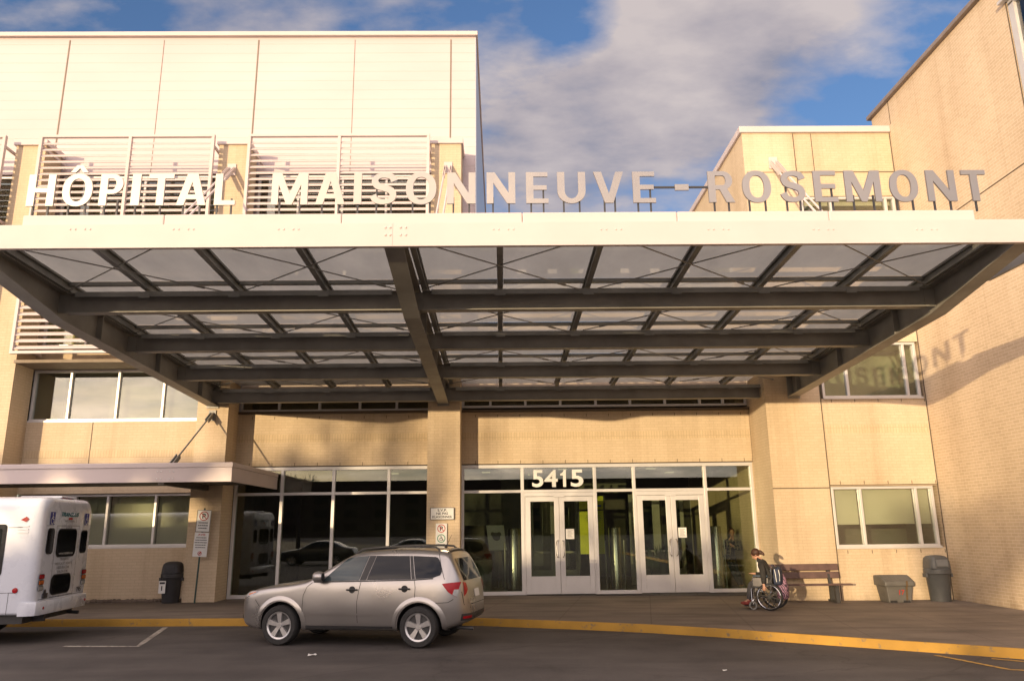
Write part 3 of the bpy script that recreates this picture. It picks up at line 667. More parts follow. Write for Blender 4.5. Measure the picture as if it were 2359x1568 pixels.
# ------------------------------------------------------------------ main entrance canopy
K = thing('entrance_canopy', 'large grey steel canopy roofed in milky glass, spanning the drive before the entrance', 'canopy', (0, 12, 6.5))
XM = -1.63; PW = 1.645
def gz(y): return 6.66 + (14 - y) * 0.0407
def mbot(y): return 5.57 + (22.05 - y) * 0.0410 if y >= 14 else lerp(5.90, 6.33, (14 - y) / 2.6)
for bx, yend in ((-8.2, 22.09), (XM, 22.09), (8.25, 21.49)):
    yf = 11.36; ztop = lambda y: gz(y) - .20
    ys = [yend, 14.0, yf]
    mb = MB()
    mb.prism([(yend, mbot(yend) + .022), (14, mbot(14) + .022), (yf, mbot(11.4) + .022), (yf, ztop(yf) - .022), (yend, ztop(yend) - .022)], bx - .014, bx + .014)
    for a, b in ((yend, 14.0), (14.0, yf)):
        for zf, dz in ((lambda y: mbot(max(y, 11.4)), 0.022), (lambda y: ztop(y), -0.022)):
            z0, z1 = zf(a), zf(b); mb.loft([[(bx - .15, a, z0), (bx + .15, a, z0), (bx + .15, a, z0 + dz), (bx - .15, a, z0 + dz)], [(bx - .15, b, z1), (bx + .15, b, z1), (bx + .15, b, z1 + dz), (bx - .15, b, z1 + dz)]])
    for y in (15.4, 18.2, 20.9): mb.box(bx - .13, bx + .13, y - .01, y + .01, mbot(y) + .03, ztop(y) - .03)
    mb.box(bx - .17, bx + .17, yend - .025, yend, mbot(yend) - .06, ztop(yend) + .05)
    part(mb, 'main_beam', STEEL, K)
for (a, b) in ((-8.2 + .016, XM - .016), (XM + .016, 8.25 - .016)):
    for y in (14.0, 16.75, 19.5, 21.95):
        zt = gz(y) - (.24 if y < 21 else .33); zb = zt - .38
        mb = MB(); mb.box(a, b, y - .009, y + .009, zb + .018, zt - .018); mb.box(a + .17, b - .17, y - .1, y + .1, zb, zb + .018); mb.box(a + .17, b - .17, y - .1, y + .1, zt - .018, zt)
        for e in (a, b - .2):
            mb.box(e, e + .2, y - .025, y - .010, zb + .02, zt - .02)
        p = part(mb, 'cross_beam', STEEL, K)
        g = MB()
        n = 4 if b < 0 else 6
        g.box(a + .35, b - .35, y - .16, y - .11, zt - .10, zt - .005)
        for k in range(1, n): xx = (XM if b > 0 else -8.2) + PW * k; g.box(xx - .1, xx + .1, y - .17, y - .161, zt - .13, zt - .05)
        g.obj('glazing_channel', ZINC, p)
for k in range(-4, 7):
    x = XM + PW * k + (.16 if k in (-4,) else -.16 if k == 6 else 0)
    if k == 0: x += .22
    mb = MB()
    def seg(w, z0, z1):
        mb.loft([[(x - w, y, gz(y) + z0), (x + w, y, gz(y) + z0), (x + w, y, gz(y) + z1), (x - w, y, gz(y) + z1)] for y in (22.85, 11.64)])
    seg(.05, -.19, -.165); seg(.012, -.166, -.05); seg(.055, -.051, -.012)
    part(mb, 'glazing_bar', ZINC, K)
for y in (14.0, 16.75, 19.5):
    for k in range(-4, 6): mb = MB(); mb.box(XM + PW * k + .06, XM + PW * (k + 1) - .06, y - .045, y + .045, gz(y) - .085, gz(y) - .014); part(mb, 'glass_joint_bar', ZINC, K)
YS = [11.63, 14.0, 16.75, 19.5, 22.9]
for k in range(-4, 6):
    for y0, y1 in zip(YS[:-1], YS[1:]):
        x0, x1 = XM + PW * k + .006, XM + PW * (k + 1) - .006; y0 += .006; y1 -= .006
        mb = MB(); mb.flat = True; mb.poly([(x0, y0, gz(y0)), (x0, y1, gz(y1)), (x1, y1, gz(y1)), (x1, y0, gz(y0))])
        part(mb, 'glass_panel', CGLASS, K)
mb = MB()
for k in (-4, -2, 0, 2, 4):
    xa, xb = XM + PW * k + .18, XM + PW * (k + 2) - .12
    for y0, y1 in ((11.42, 13.88), (14.15, 16.6), (16.9, 19.35), (19.65, 21.8)):
        for p, q, dz in ((xa, xb, 0), (xb, xa, .03)):
            z = lambda y: gz(y) - .27 + dz
            mb.tube([(p, y0, z(y0)), (q, y1, z(y1))], .011, 6)
            d = Vector((q - p, y1 - y0, z(y1) - z(y0))); e = Vector((p, y0, z(y0))) + d * .84; mb.tube([e, e + d * .05], .022, 6)
part(mb, 'cross_bracing', STEEL, K)
mb = MB(); mb.box(-8.75, XM - .006, 11.25, 11.33, 6.30, 6.68); mb.box(XM + .006, 8.95, 11.25, 11.33, 6.30, 6.68); mb.box(XM - .006, XM + .006, 11.256, 11.33, 6.30, 6.68)
part(mb, 'fascia', FASC, K)
mb = MB(); mb.box(-8.75, -8.69, 11.332, 13.4, 6.36, 6.68); mb.box(8.89, 8.95, 11.332, 13.4, 6.36, 6.68); mb.box(-8.688, 8.888, 11.332, 11.352, 6.31, 6.66); part(mb, 'fascia_return', STEEL, K)
mb = MB()
xs = [-7.38, -5.2, -2.45, 0.37, 2.8, 5.2, 7.52]
for a, b in zip(xs[:-1], xs[1:]): mb.box(a + .002, b - .002, 11.36, 11.62, 6.683, 6.89)
part(mb, 'sign_plinth', WHITE, K, bevel=.02)
mb = MB()
for px in (170, 185, 203, 218): pass
for base in (185, 423, 665, 1160, 1408, 1655, 1897, 2135):
    for dx in (-20, -8, 14, 26): mb.sphere((XY(base + dx - 3, 528, 11.25), 11.248, PY(base, 528, 11.25)[1]), (.015, .010, .015), 8, 5)
for dx in (-23, -12, 12, 24):
    for yy in (524, 541): mb.sphere((XY(911 + dx, yy, 11.25), 11.248, PY(911, yy, 11.25)[1]), (.02, .014, .02), 8, 5)
part(mb, 'bolt_heads', FASC, K)
for bx, yw, z in ((-8.19, 22.09, 12.91), (-1.55, 22.09, 12.94), (8.31, 21.49, 12.75)):
    yt, zt = 15.4, gz(15.4) + .05
    for dx in (-.09, .09):
        mb = MB(); mb.tube([(bx + dx, yw - .55, z - .55 * (z - zt) / (yw - yt)), (bx + dx, yt, zt)], .028, 8); part(mb, 'hanger_rod', FASC, K)
    mb = MB(); mb.box(bx - .13, bx + .13, yw - .03, yw, z - .22, z + .16)
    s = (z - zt) / (yw - yt)
    for dx in (-.115, .115, -.065, .065): mb.bar((bx + dx, yw - .03, z), (bx + dx, yw - .70, z - .70 * s), .014, .11)
    part(mb, 'hanger_bracket', FASC, K)

# ------------------------------------------------------------------ roof lettering
G = thing('hospital_sign', 'raised metal capital letters on stems along the canopy edge, reading HÔPITAL MAISONNEUVE - ROSEMONT', 'sign', (0, 11.4, 6.89))
LET = [('H', 64, 126), ('Ô', 144, 213), ('P', 230, 283), ('I', 303, 323), ('T', 341, 399), ('A', 408, 476), ('L', 495, 543), ('M', 626, 709), ('A', 727, 795), ('I', 815, 833), ('S', 854, 914), ('O', 935, 1005), ('N', 1030, 1095), ('N', 1121, 1187), ('E', 1212, 1263), ('U', 1284, 1349), ('V', 1368, 1437), ('E', 1458, 1510), ('-', 1558, 1584), ('R', 1632, 1691), ('O', 1711, 1777), ('S', 1800, 1855), ('E', 1876, 1929), ('M', 1948, 2030), ('O', 2051, 2116), ('N', 2137, 2203), ('T', 2219, 2275)]
YL = 11.38
LETTER = paint('satin_letter_metal', (0.37, 0.343, 0.315), 0.41, 0.9, 0.04, 0.8, obj=False)
POST = paint('dark_stem', (0.035, 0.035, 0.04), 0.5)
for ch, a, b in LET:
    x0 = XY(a, 436, YL); x1 = XY(b, 436, YL); z0, z1 = 7.05, 7.58
    mb = MB(front((0, 0, 0)))
    g2 = MB()
    w = x1 - x0; T = front((x0, YL, z0))
    hgt = z1 - z0
    m = MB(T)
    def plate(outline): m.loft([[(x, y, 0) for x, y in outline], [(x, y, -.03) for x, y in outline]])
    if ch == '-': plate([(-.02, .21), (w + .02, .21), (w + .02, .31), (-.02, .31)])
    else: add_glyph(m, glyph(ch, w, hgt), .03)
    lo = m.obj('letter', LETTER, G)
    if ch != '-':
        tt = [.5] if ch == 'I' else [.5] if ch == 'T' else [.22, .78] if ch not in 'VL' else ([.35, .7] if ch == 'V' else [.12, .8])
        for t in tt: MB().box(x0 + w * t - .013, x0 + w * t + .013, YL + .03, YL + .056, 6.892, z0 + (.3 if ch in 'VEFS' else .12)).obj('stem', POST, lo)
    else:
        ps = MB(); ps.box(XY(1500, 447, YL), XY(1636, 447, YL), YL + .03, YL + .056, z0 + .26, z0 + .29); ps.obj('stem', POST, lo)
# street number on the glass above the first doors
A = thing('street_number', 'large white street number 5415 on the glass above the left pair of doors', 'number sign', (1.73, 23, 3.2))
for ch, a, b in (('5', 1226, 1252), ('4', 1254, 1285), ('1', 1291, 1304), ('5', 1315, 1344)):
    x0, x1 = XY(a, 1100, YG), XY(b, 1100, YG)
    m = MB(front((x0, YG + .045, 3.245)))
    if ch == '1':
        o1 = plate_1(x1 - x0, .50); m.loft([[(x, y, .01) for x, y in o1], [(x, y, -.005) for x, y in o1]]); m.obj('digit', SIGNW, A); continue
    vs, fs = text_poly(ch, offset=.022, extrude=.008, width=x1 - x0, height=.50, align='LEFT'); ids = [m.v(p) for p in vs]
    for f in fs: m.f([ids[i] for i in f])
    m.obj('digit', SIGNW, A)
# ------------------------------------------------------------------ vehicles
def interp(tab, x):
    if x <= tab[0][0]: return tab[0][1]
    for (a, va), (b, vb) in zip(tab[:-1], tab[1:]):
        if a <= x <= b:
            t = (x - a) / (b - a); return lerp(va, vb, t)
    return tab[-1][1]
CARW = paint('dark_car_glass', (0.012, 0.014, 0.018), 0.05, 0.0, 0.1, 2, spec=0.28)
CARG = paint('front_car_glass', (0.045, 0.062, 0.066), 0.05, 0.0, 0.35, 1.6, spec=0.45)
TYRE = paint('tyre_rubber', (0.022, 0.021, 0.02), 0.82, var=0.25, scale=9)
ALLOY = paint('alloy_wheel', (0.52, 0.51, 0.50), 0.32, 0.75, 0.08)
SEAM = paint('panel_gap', (0.016, 0.015, 0.014), 0.8)
LAMPR = paint('red_lamp', (0.34, 0.010, 0.015), 0.2, spec=0.3)
LAMPC = paint('clear_lamp', (0.55, 0.55, 0.54), 0.12, 0.3, spec=0.8, coat=1.0)
LAMPO = paint('amber_lamp', (0.55, 0.14, 0.02), 0.15, spec=0.8, coat=1.0)
GREYP = paint('grey_black_trim', (0.035, 0.034, 0.034), 0.55)
class Car:
    def __init__(s, root, spec, mat, base='body'):
        s.root = root; s.spec = spec; L_ = spec['len']; rings = []
        for x in spec['x']:
            S = x; zt = interp(spec['top'], S); zb = interp(spec['bot'], S); w = interp(spec['plan'], S)
            belt = spec['belt']; g = lambda z: (lerp(.93, 1.0, min(1, max(0, (z - .25) / .35))) if z < .6 else 1.0 - .02 * max(0, min(1, (z - .8) / (belt - .8))) - (spec['tum'] * (max(0, z - belt) / (1.6 - belt)) ** 1.15))
            crown = .045; ze = zt - crown
            half = [(0, zb), (.6 * w, zb), (w * .90, zb + .01)]
            n = 9; z0 = zb + .06; z1 = max(z0 + .05, ze - .05)
            for k in range(n):
                z = lerp(z0, z1, k / (n - 1)); half.append((w * g(z), z))
            we = w * g(z1)
            half += [(we - .025, ze - .008), (we - .10, ze + .014), (we * .55, ze + .034), (0, ze + crown)]
            ring = [(S - L_ / 2, -y, z) for y, z in half] + [(S - L_ / 2, y, z) for y, z in half[-2:0:-1]]
            rings.append(ring)
        mb = MB(); mb.loft(rings)
        o = mb.obj(base, [mat, BLACK], root, local=True)
        sd = o.modifiers.new('s', 'SUBSURF'); sd.levels = 1; sd.render_levels = 1
        cut = MB()
        for ax in spec['axles']:
            for sd_ in (-1, 1): cut.lathe([(spec['arch'], .45), (spec['arch'], 1.3)] if sd_ > 0 else [(spec['arch'], -1.3), (spec['arch'], -.45)], (ax - L_ / 2, 0, spec['hub']), 40, 'y', cap=True)
        co_ = cut.obj('cut', BLACK); co_.data.materials.clear(); co_.data.materials.append(BLACK)
        b = o.modifiers.new('b', 'BOOLEAN'); b.object = co_; b.operation = 'DIFFERENCE'; b.solver = 'EXACT'
        # read the shape in local space
        mw = root.matrix_world.copy(); root.matrix_world = Matrix.Identity(4); bpy.context.view_layer.update()
        me = evaluated(o, base); root.matrix_world = mw
        o.modifiers.clear(); o.data = me; bpy.data.objects.remove(co_)
        me.polygons.foreach_set('use_smooth', [True] * len(me.polygons)); me.set_sharp_from_angle(angle=math.radians(42))
        s.body = o; s.bvh = BVHTree.FromPolygons([v.co.copy() for v in me.vertices], [tuple(p.vertices) for p in me.polygons])
        s.hl = L_ / 2
        bpy.context.view_layer.update()
    def hit(s, o, d, off):
        h, n, i, t = s.bvh.ray_cast(Vector(o), Vector(d))
        if h is None: return None
        if n.dot(Vector(d)) > 0: n = -n
        return h + n * off
    def side(s, x, z, off=.006, sgn=-1):
        p = s.hit((x, sgn * 3, z), (0, -sgn, 0), off)
        return p if p is not None else Vector((x, sgn * .6, z))
    def rear(s, y, z, off=.006): return s.hit((5, y, z), (-1, 0, 0), off) or Vector((s.hl, y, z))
    def nose(s, y, z, off=.006): return s.hit((-5, y, z), (1, 0, 0), off) or Vector((-s.hl, y, z))
    def top(s, x, y, off=.006): return s.hit((x, y, 5), (0, 0, -1), off) or Vector((x, y, 1))
    def patch(s, name, mat, lo, hi, f, nx=12, nz=6, parent=None):
        mb = MB(); pl = lambda P, t: Vector(P[0]) if len(P) == 1 else interp_poly(P, t)
        ids = [[mb.v(f(*(pl(lo, i / nx) * (1 - j / nz) + pl(hi, i / nx) * (j / nz)))) for i in range(nx + 1)] for j in range(nz + 1)]
        for j in range(nz):
            for i in range(nx): mb.f((ids[j][i], ids[j][i + 1], ids[j + 1][i + 1], ids[j + 1][i]))
        return mb.obj(name, mat, parent or s.root, smooth=60, local=True)
    def line(s, name, mat, pts, f, w=.008, parent=None):
        mb = MB(); P = []
        for a, b in zip(pts[:-1], pts[1:]):
            for k in range(6): P.append(Vector(a).lerp(Vector(b), k / 6))
        P.append(Vector(pts[-1])); rows = []
        for i, p in enumerate(P):
            t = (P[min(i + 1, len(P) - 1)] - P[max(i - 1, 0)]).normalized(); n = Vector((-t.y, t.x)) * w / 2
            rows.append((mb.v(f(*(p - n))), mb.v(f(*(p + n)))))
        for a, b in zip(rows[:-1], rows[1:]): mb.f((a[0], b[0], b[1], a[1]))
        return mb.obj(name, mat, parent or s.root, local=True)
    def wheels(s, R, rr, w=.22, track=.80, spokes=5):
        for ax in s.spec['axles']:
            for sg in (-1, 1):
                x = ax - s.hl; z = s.spec['hub']; o = (x, sg * track, z)
                mb = MB(); mb.lathe([(.001, -.05), (rr * .98, -.05), (rr * .98, .03), (.001, .03)], o, 28, 'y')
                wh = mb.obj('wheel', GREYP, s.root, local=True, smooth=40)
                t = MB(); h = w / 2; prof = [(rr * 1.0, -h * .85), (rr * 1.1, -h), (R * .93, -h), (R * .985, -h * .8), (R, -h * .45), (R, h * .45), (R * .985, h * .8), (R * .93, h), (rr * 1.1, h), (rr * 1.0, h * .85)]
                t.lathe(prof, o, 40, 'y'); t.obj('tyre', TYRE, wh, smooth=35, local=True)
                q = MB(); f = sg
                yo = lambda d: sg * (track + d)
                q.lathe([(rr * .90, yo(.02)), (rr * .90, yo(.085)), (rr * 1.02, yo(.10)), (rr * 1.03, yo(.02))], (x, 0, z), 36, 'y')
                q.lathe([(.001, yo(.085)), (.045, yo(.085)), (.06, yo(.07)), (.07, yo(.03)), (.001, yo(.03))], (x, 0, z), 18, 'y')
                for k in range(spokes):
                    a = 2 * PI * k / spokes + PI / 2 + .04; ca, sa = math.cos(a), math.sin(a)
                    P = lambda r, l, d: (x + ca * r - sa * l, yo(d), z + sa * r + ca * l)
                    q.loft([[P(.05, -.04, .035), P(.05, .04, .035), P(.05, .03, .078), P(.05, -.03, .078)], [P(rr * .93, -.058, .035), P(rr * .93, .058, .035), P(rr * .93, .048, .088), P(rr * .93, -.048, .088)]])
                q.obj('rim', ALLOY, wh, smooth=35, local=True)
def interp_poly(P, t):
    P = [Vector(p) for p in P]; ls = [(b - a).length for a, b in zip(P[:-1], P[1:])]; d = t * sum(ls)
    for a, b, l in zip(P[:-1], P[1:], ls):
        if d <= l + 1e-9: return a.lerp(b, d / l if l else 0)
        d -= l
    return P[-1]

SPEC = dict(len=4.56, x=[0, .03, .10, .2, .35, .55, .8, 1.05, 1.25, 1.42, 1.58, 1.8, 2.0, 2.2, 2.35, 2.6, 2.9, 3.2, 3.5, 3.75, 3.95, 4.08, 4.17, 4.25, 4.33, 4.42, 4.48, 4.53, 4.56],
    top=[(0, .70), (.03, .80), (.10, .90), (.2, .955), (.55, 1.025), (1.05, 1.085), (1.3, 1.12), (1.42, 1.15), (2.05, 1.53), (2.2, 1.595), (2.4, 1.635), (2.9, 1.665), (3.5, 1.66), (3.95, 1.63), (4.08, 1.60), (4.17, 1.50), (4.42, 1.14), (4.48, 1.04), (4.53, .80), (4.56, .70)],
    bot=[(0, .42), (.1, .30), (.4, .24), (3.9, .26), (4.3, .34), (4.56, .46)],
    plan=[(0, .56), (.03, .66), (.10, .745), (.2, .805), (.35, .85), (.7, .885), (1.2, .89), (3.6, .89), (4.0, .872), (4.17, .835), (4.33, .77), (4.42, .70), (4.48, .62), (4.53, .52), (4.56, .42)],
    belt=1.06, tum=.215, axles=(.89, 3.505), arch=.405, hub=.345)
def squeeze(S): return S if S < 3.6 else 3.6 + (S - 3.6) * 0.78
for k_ in ('top', 'bot', 'plan'): SPEC[k_] = [(squeeze(a_), b_) for a_, b_ in SPEC[k_]]
SPEC['x'] = [squeeze(a_) for a_ in SPEC['x']]
SILVER = paint('champagne_silver_paint', (0.39, 0.37, 0.35), 0.30, 0.8, 0.02, 0.3, coat=0.5)
MATS['champagne_silver_paint'].node_tree.nodes['Principled BSDF'].inputs['Coat Roughness'].default_value = 0.13
car = thing('parked_car', 'silver estate car with roof rails parked at the yellow kerb before the entrance', 'car', (-2.45, 15.36, 0.10), math.radians(-12.8))
bpy.context.view_layer.update()
c = Car(car, SPEC, SILVER)
X0 = -1.39     # front axle
def sx(s): return squeeze(s + .89) - 2.28
for sg in (-1, 1):
    f = lambda x, z: c.side(x, z, .007, sg)
    W1 = c.patch('front_window', CARG, [(sx(.78), 1.10), (sx(1.49), 1.115)], [(sx(.80), 1.115), (sx(1.0), 1.30), (sx(1.20), 1.47), (sx(1.30), 1.505), (sx(1.62), 1.53)], f, 16, 8)
    c.patch('rear_window', CARW, [(sx(1.63), 1.12), (sx(2.46), 1.135)], [(sx(1.76), 1.53), (sx(2.38), 1.525)], f, 12, 8)
    c.patch('quarter_window', CARW, [(sx(2.54), 1.14), (sx(2.9), 1.16), (sx(3.06), 1.20)], [(sx(2.45), 1.525), (sx(2.95), 1.505), (sx(3.02), 1.44), (sx(3.09), 1.26)], f, 14, 8)
    c.patch('window_pillar', GREYP, [(sx(1.50), 1.115), (sx(1.62), 1.118)], [(sx(1.63), 1.53), (sx(1.75), 1.53)], lambda x, z: c.side(x, z, .005, sg), 3, 8)
    c.patch('window_pillar', GREYP, [(sx(2.47), 1.135), (sx(2.53), 1.138)], [(sx(2.39), 1.525), (sx(2.44), 1.525)], lambda x, z: c.side(x, z, .005, sg), 3, 8)
    c.line('window_trim', BLACK, [(sx(.62), 1.085), (sx(1.5), 1.10), (sx(2.5), 1.122), (sx(2.9), 1.146)], f, .02)
    g = lambda x, z: c.side(x, z, .004, sg)
    c.line('door_seam', SEAM, [(sx(.60), 1.08), (sx(.50), 1.0), (sx(.44), .86), (sx(.43), .62), (sx(.45), .40)], g, .008)
    c.line('door_seam', SEAM, [(sx(1.53), 1.10), (sx(1.50), .95), (sx(1.47), .75), (sx(1.48), .40)], g, .008)
    c.line('door_seam', SEAM, [(sx(2.52), 1.12), (sx(2.545), 1.0), (sx(2.54), .80)], g, .008)
    c.line('bumper_seam', SEAM, [(sx(2.98), .74), (sx(3.25), .75), (sx(3.36), .80)], g, .009)
    c.line('bumper_seam', SEAM, [(sx(-.42), .66), (sx(-.52), .78)], g, .009)
    c.line('hatch_seam', SEAM, [(sx(2.98), 1.56), (sx(3.06), 1.35), (sx(3.16), 1.13)], g, .010)
    c.patch('side_moulding', SILVER, [(sx(.52), .535), (sx(2.05), .535)], [(sx(.52), .562), (sx(2.03), .562)], lambda x, z: c.side(x, z, .018, sg), 20, 2)
    c.patch('sill', GREYP, [(sx(.44), .285), (sx(2.15), .285)], [(sx(.42), .345), (sx(2.17), .345)], lambda x, z: c.side(x, z, .004, sg), 20, 2)
    for hs, hz in ((1.37, .955), (2.35, .972)):
        mb = MB(); p0 = c.side(sx(hs), hz, .03, sg)
        mb.lathe([(.001, -.004), (.055, -.004), (.06, .004), (.001, .004)], (p0.x, p0.y - sg * .022, p0.z), 16, 'y')
        mb.tube([c.side(sx(hs - .10), hz, .012, sg), c.side(sx(hs - .07), hz, .035, sg), c.side(sx(hs + .07), hz, .035, sg), c.side(sx(hs + .10), hz, .012, sg)], .014, 8)
        mb.obj('door_handle', BLACK, car, smooth=50, local=True)
    # flares, lamps, mirror, rail
    for ax in (0.0, 2.615):
        mb = MB(); rows = []
        for k in range(33):
            a = math.radians(-12 + 204 * k / 32); row = []
            for r, o in ((.402, .003), (.402, .012), (.43, .017), (.475, .010), (.50, .0015)):
                row.append(mb.v(c.side(sx(ax) + r * math.cos(a), max(.27, .345 + r * math.sin(a)), o, sg)))
            rows.append(row)
        for a_, b_ in zip(rows[:-1], rows[1:]):
            for k in range(4): mb.f((a_[k], b_[k], b_[k + 1], a_[k + 1]))
        mb.obj('wheel_flare', SILVER, car, smooth=60, local=True)
    hl = c.patch('headlight', LAMPC, [(sx(-.86), .78), (sx(-.58), .86), (sx(-.50), .90)], [(sx(-.84), .84), (sx(-.66), .915), (sx(-.50), .925)], lambda x, z: c.side(x, z, .008, sg), 8, 4)
    c.patch('indicator', LAMPO, [(sx(-.68), .845), (sx(-.52), .895)], [(sx(-.66), .88), (sx(-.51), .915)], lambda x, z: c.side(x, z, .011, sg), 6, 3, hl)
    tl = c.patch('tail_light', LAMPR, [(sx(3.12), 1.045), (sx(3.25), .92), (sx(3.42), .83)], [(sx(3.12), 1.06), (sx(3.32), 1.075), (sx(3.50), 1.085)], lambda x, z: c.side(x, z, .009, sg), 10, 6)
    c.patch('reversing_lens', LAMPC, [(sx(3.34), .875), (sx(3.43), .83)], [(sx(3.37), .96), (sx(3.46), .96)], lambda x, z: c.side(x, z, .012, sg), 6, 4, tl)
    c.patch('tail_light_rear', LAMPR, [(sg * .66, .84), (sg * .54, .95)], [(sg * .66, 1.08), (sg * .55, 1.06)], lambda y, z: c.rear(y, z, .009), 8, 6, tl)
    mp = c.side(sx(.70), 1.13, .0, sg)
    mb = MB(); rings = []
    for t, ry, rz in ((0, .03, .05), (.04, .075, .085), (.10, .09, .10), (.16, .088, .095), (.19, .07, .08)):
        rings.append([(mp.x - .04 + t, mp.y + sg * (.14 + ry * math.cos(2 * PI * k / 14)), mp.z + .05 + rz * math.sin(2 * PI * k / 14)) for k in range(14)])
    mb.loft(rings); m_ = mb.obj('door_mirror', SILVER, car, smooth=50, local=True)
    mb = MB(); mb.loft([[(mp.x - .04 + .192, mp.y + sg * (.14 + .064 * math.cos(2 * PI * k / 14)), mp.z + .05 + .074 * math.sin(2 * PI * k / 14)) for k in range(14)], [(mp.x - .04 + .20, mp.y + sg * (.14 + .06 * math.cos(2 * PI * k / 14)), mp.z + .05 + .07 * math.sin(2 * PI * k / 14)) for k in range(14)]])
    mb.tube([(mp.x + .02, mp.y, mp.z + .0), (mp.x + .04, mp.y + sg * .1, mp.z + .02)], .03, 8); mb.obj('mirror_glass', BLACK, m_, local=True)
    mb = MB(); P = []
    for s_ in (1.30, 1.42, 1.55, 1.9, 2.3, 2.7, 2.86, 2.96):
        p = c.top(sx(s_), sg * .56, 0); P.append((p.x, p.y, p.z + (.0 if s_ in (1.30, 2.96) else .055)))
    mb.tube(P, .018, 8); mb.obj('roof_rail', GREYP, car, smooth=50, local=True)
c.patch('windscreen', CARW, [(sx(.58), -.70), (sx(.50), -.35), (sx(.47), 0), (sx(.50), .35), (sx(.58), .70)], [(sx(1.22), -.56), (sx(1.19), 0), (sx(1.22), .56)], lambda x, y: c.top(x, y, .006), 14, 8)
c.patch('rear_windscreen', CARW, [(-.60, 1.10), (.60, 1.10)], [(-.52, 1.47), (.52, 1.47)], lambda y, z: c.rear(y, z, .007), 12, 8)
c.line('rear_seam', SEAM, [(-.70, .92), (-.66, .70), (.66, .70), (.70, .92)], lambda y, z: c.rear(y, z, .004), .01)
c.patch('rear_bumper_trim', GREYP, [(-.70, .44), (.70, .44)], [(-.70, .55), (.70, .55)], lambda y, z: c.rear(y, z, .006), 14, 3)
c.patch('number_plate', SIGNW, [(-.16, .80), (.16, .80)], [(-.16, .93), (.16, .93)], lambda y, z: c.rear(y, z, .008), 4, 3)
for y in (-.55, .55): c.patch('rear_reflector', LAMPR, [(y - .12, .47), (y + .12, .47)], [(y - .12, .51), (y + .12, .51)], lambda y_, z: c.rear(y_, z, .010), 4, 2)
c.patch('grille', BLACK, [(-.45, .58), (.45, .58)], [(-.45, .74), (.45, .74)], lambda y, z: c.nose(y, z, .006), 10, 3)
c.patch('front_skirt', GREYP, [(-.62, .40), (.62, .40)], [(-.66, .50), (.66, .50)], lambda y, z: c.nose(y, z, .006), 10, 3)
p = c.top(sx(1.9), 0, 0); mb = MB()
mb.box(sx(1.35), sx(2.0), -.38, .38, p.z - .02, p.z + .012); mb.obj('sunroof', CARW, car, bevel=.01, local=True)
p = c.top(sx(2.75), .30, 0); mb = MB(); mb.tube([p, p + Vector((.12, 0, .24))], .006, 6, .003); mb.lathe([(.03, -.01), (.02, .03), (.001, .035)], p, 10); mb.obj('aerial', BLACK, car, local=True)
mb = MB(); rings = []
for y in (-.56, -.3, 0, .3, .56):
    p = c.top(sx(2.93), y, 0); rings.append([(p.x - .12, y, p.z - .012), (p.x + .10, y, p.z + .012), (p.x + .19, y, p.z - .012), (p.x + .10, y, p.z - .03)])
mb.loft(rings); mb.obj('roof_spoiler', SILVER, car, smooth=50, local=True)
mb = MB(); mb.tube([(1.8, -.45, .30), (2.10, -.45, .29)], .03, 10); mb.obj('exhaust', GREYP, car, local=True)
c.wheels(.342, .232, .225, .80)
# cars standing behind the viewpoint, mirrored in the entrance glass
SPEC2 = dict(len=4.6, x=[0, .03, .10, .2, .4, .7, 1.0, 1.25, 1.45, 1.6, 1.8, 2.0, 2.2, 2.5, 2.8, 3.1, 3.35, 3.55, 3.75, 3.95, 4.2, 4.4, 4.5, 4.56, 4.6],
    top=[(0, .55), (.03, .66), (.1, .75), (.2, .80), (.7, .90), (1.25, .97), (1.4, 1.02), (2.0, 1.34), (2.2, 1.41), (2.7, 1.44), (3.1, 1.41), (3.35, 1.34), (3.9, 1.07), (4.0, 1.05), (4.45, 1.0), (4.52, .9), (4.6, .62)],
    bot=[(0, .3), (.2, .22), (4.3, .24), (4.6, .36)], plan=[(0, .5), (.03, .62), (.1, .72), (.3, .82), (.7, .87), (3.9, .87), (4.3, .82), (4.5, .74), (4.6, .6)],
    belt=.93, tum=.30, axles=(.9, 3.55), arch=.36, hub=.31)
for (x, y, rz, colr, lab) in ((-11.0, -2.6, 3, (.05, .055, .07), 'dark blue saloon car parked behind the viewpoint, its outline mirrored in the entrance glass'), (-5.2, -5.4, 183, (.30, .31, .33), 'grey saloon car parked behind the viewpoint, farther back than the blue one')):
    r = thing('parked_car', lab, 'car', (x, y, .1), math.radians(rz), 'cars parked across the drive'); bpy.context.view_layer.update()
    k = Car(r, SPEC2, paint('saloon_paint_%d' % int(x * -10), colr, .25, .5, .03, coat=1.0)); X2 = -2.3
    for sg in (-1, 1):
        f = lambda px, pz: k.side(px, pz, .007, sg)
        k.patch('side_window', CARW, [(X2 + 1.62, .95), (X2 + 2.45, .955)], [(X2 + 1.66, .98), (X2 + 2.1, 1.27), (X2 + 2.5, 1.33)], f, 12, 6)
        k.patch('side_window', CARW, [(X2 + 2.53, .955), (X2 + 3.45, .97)], [(X2 + 2.57, 1.33), (X2 + 3.1, 1.29), (X2 + 3.5, 1.05)], f, 12, 6)
    k.patch('windscreen', CARW, [(X2 + 1.45, -.6), (X2 + 1.45, .6)], [(X2 + 2.05, -.48), (X2 + 2.05, .48)], lambda a, b: k.top(a, b, .006), 10, 6)
    k.wheels(.31, .21, .2, .78)

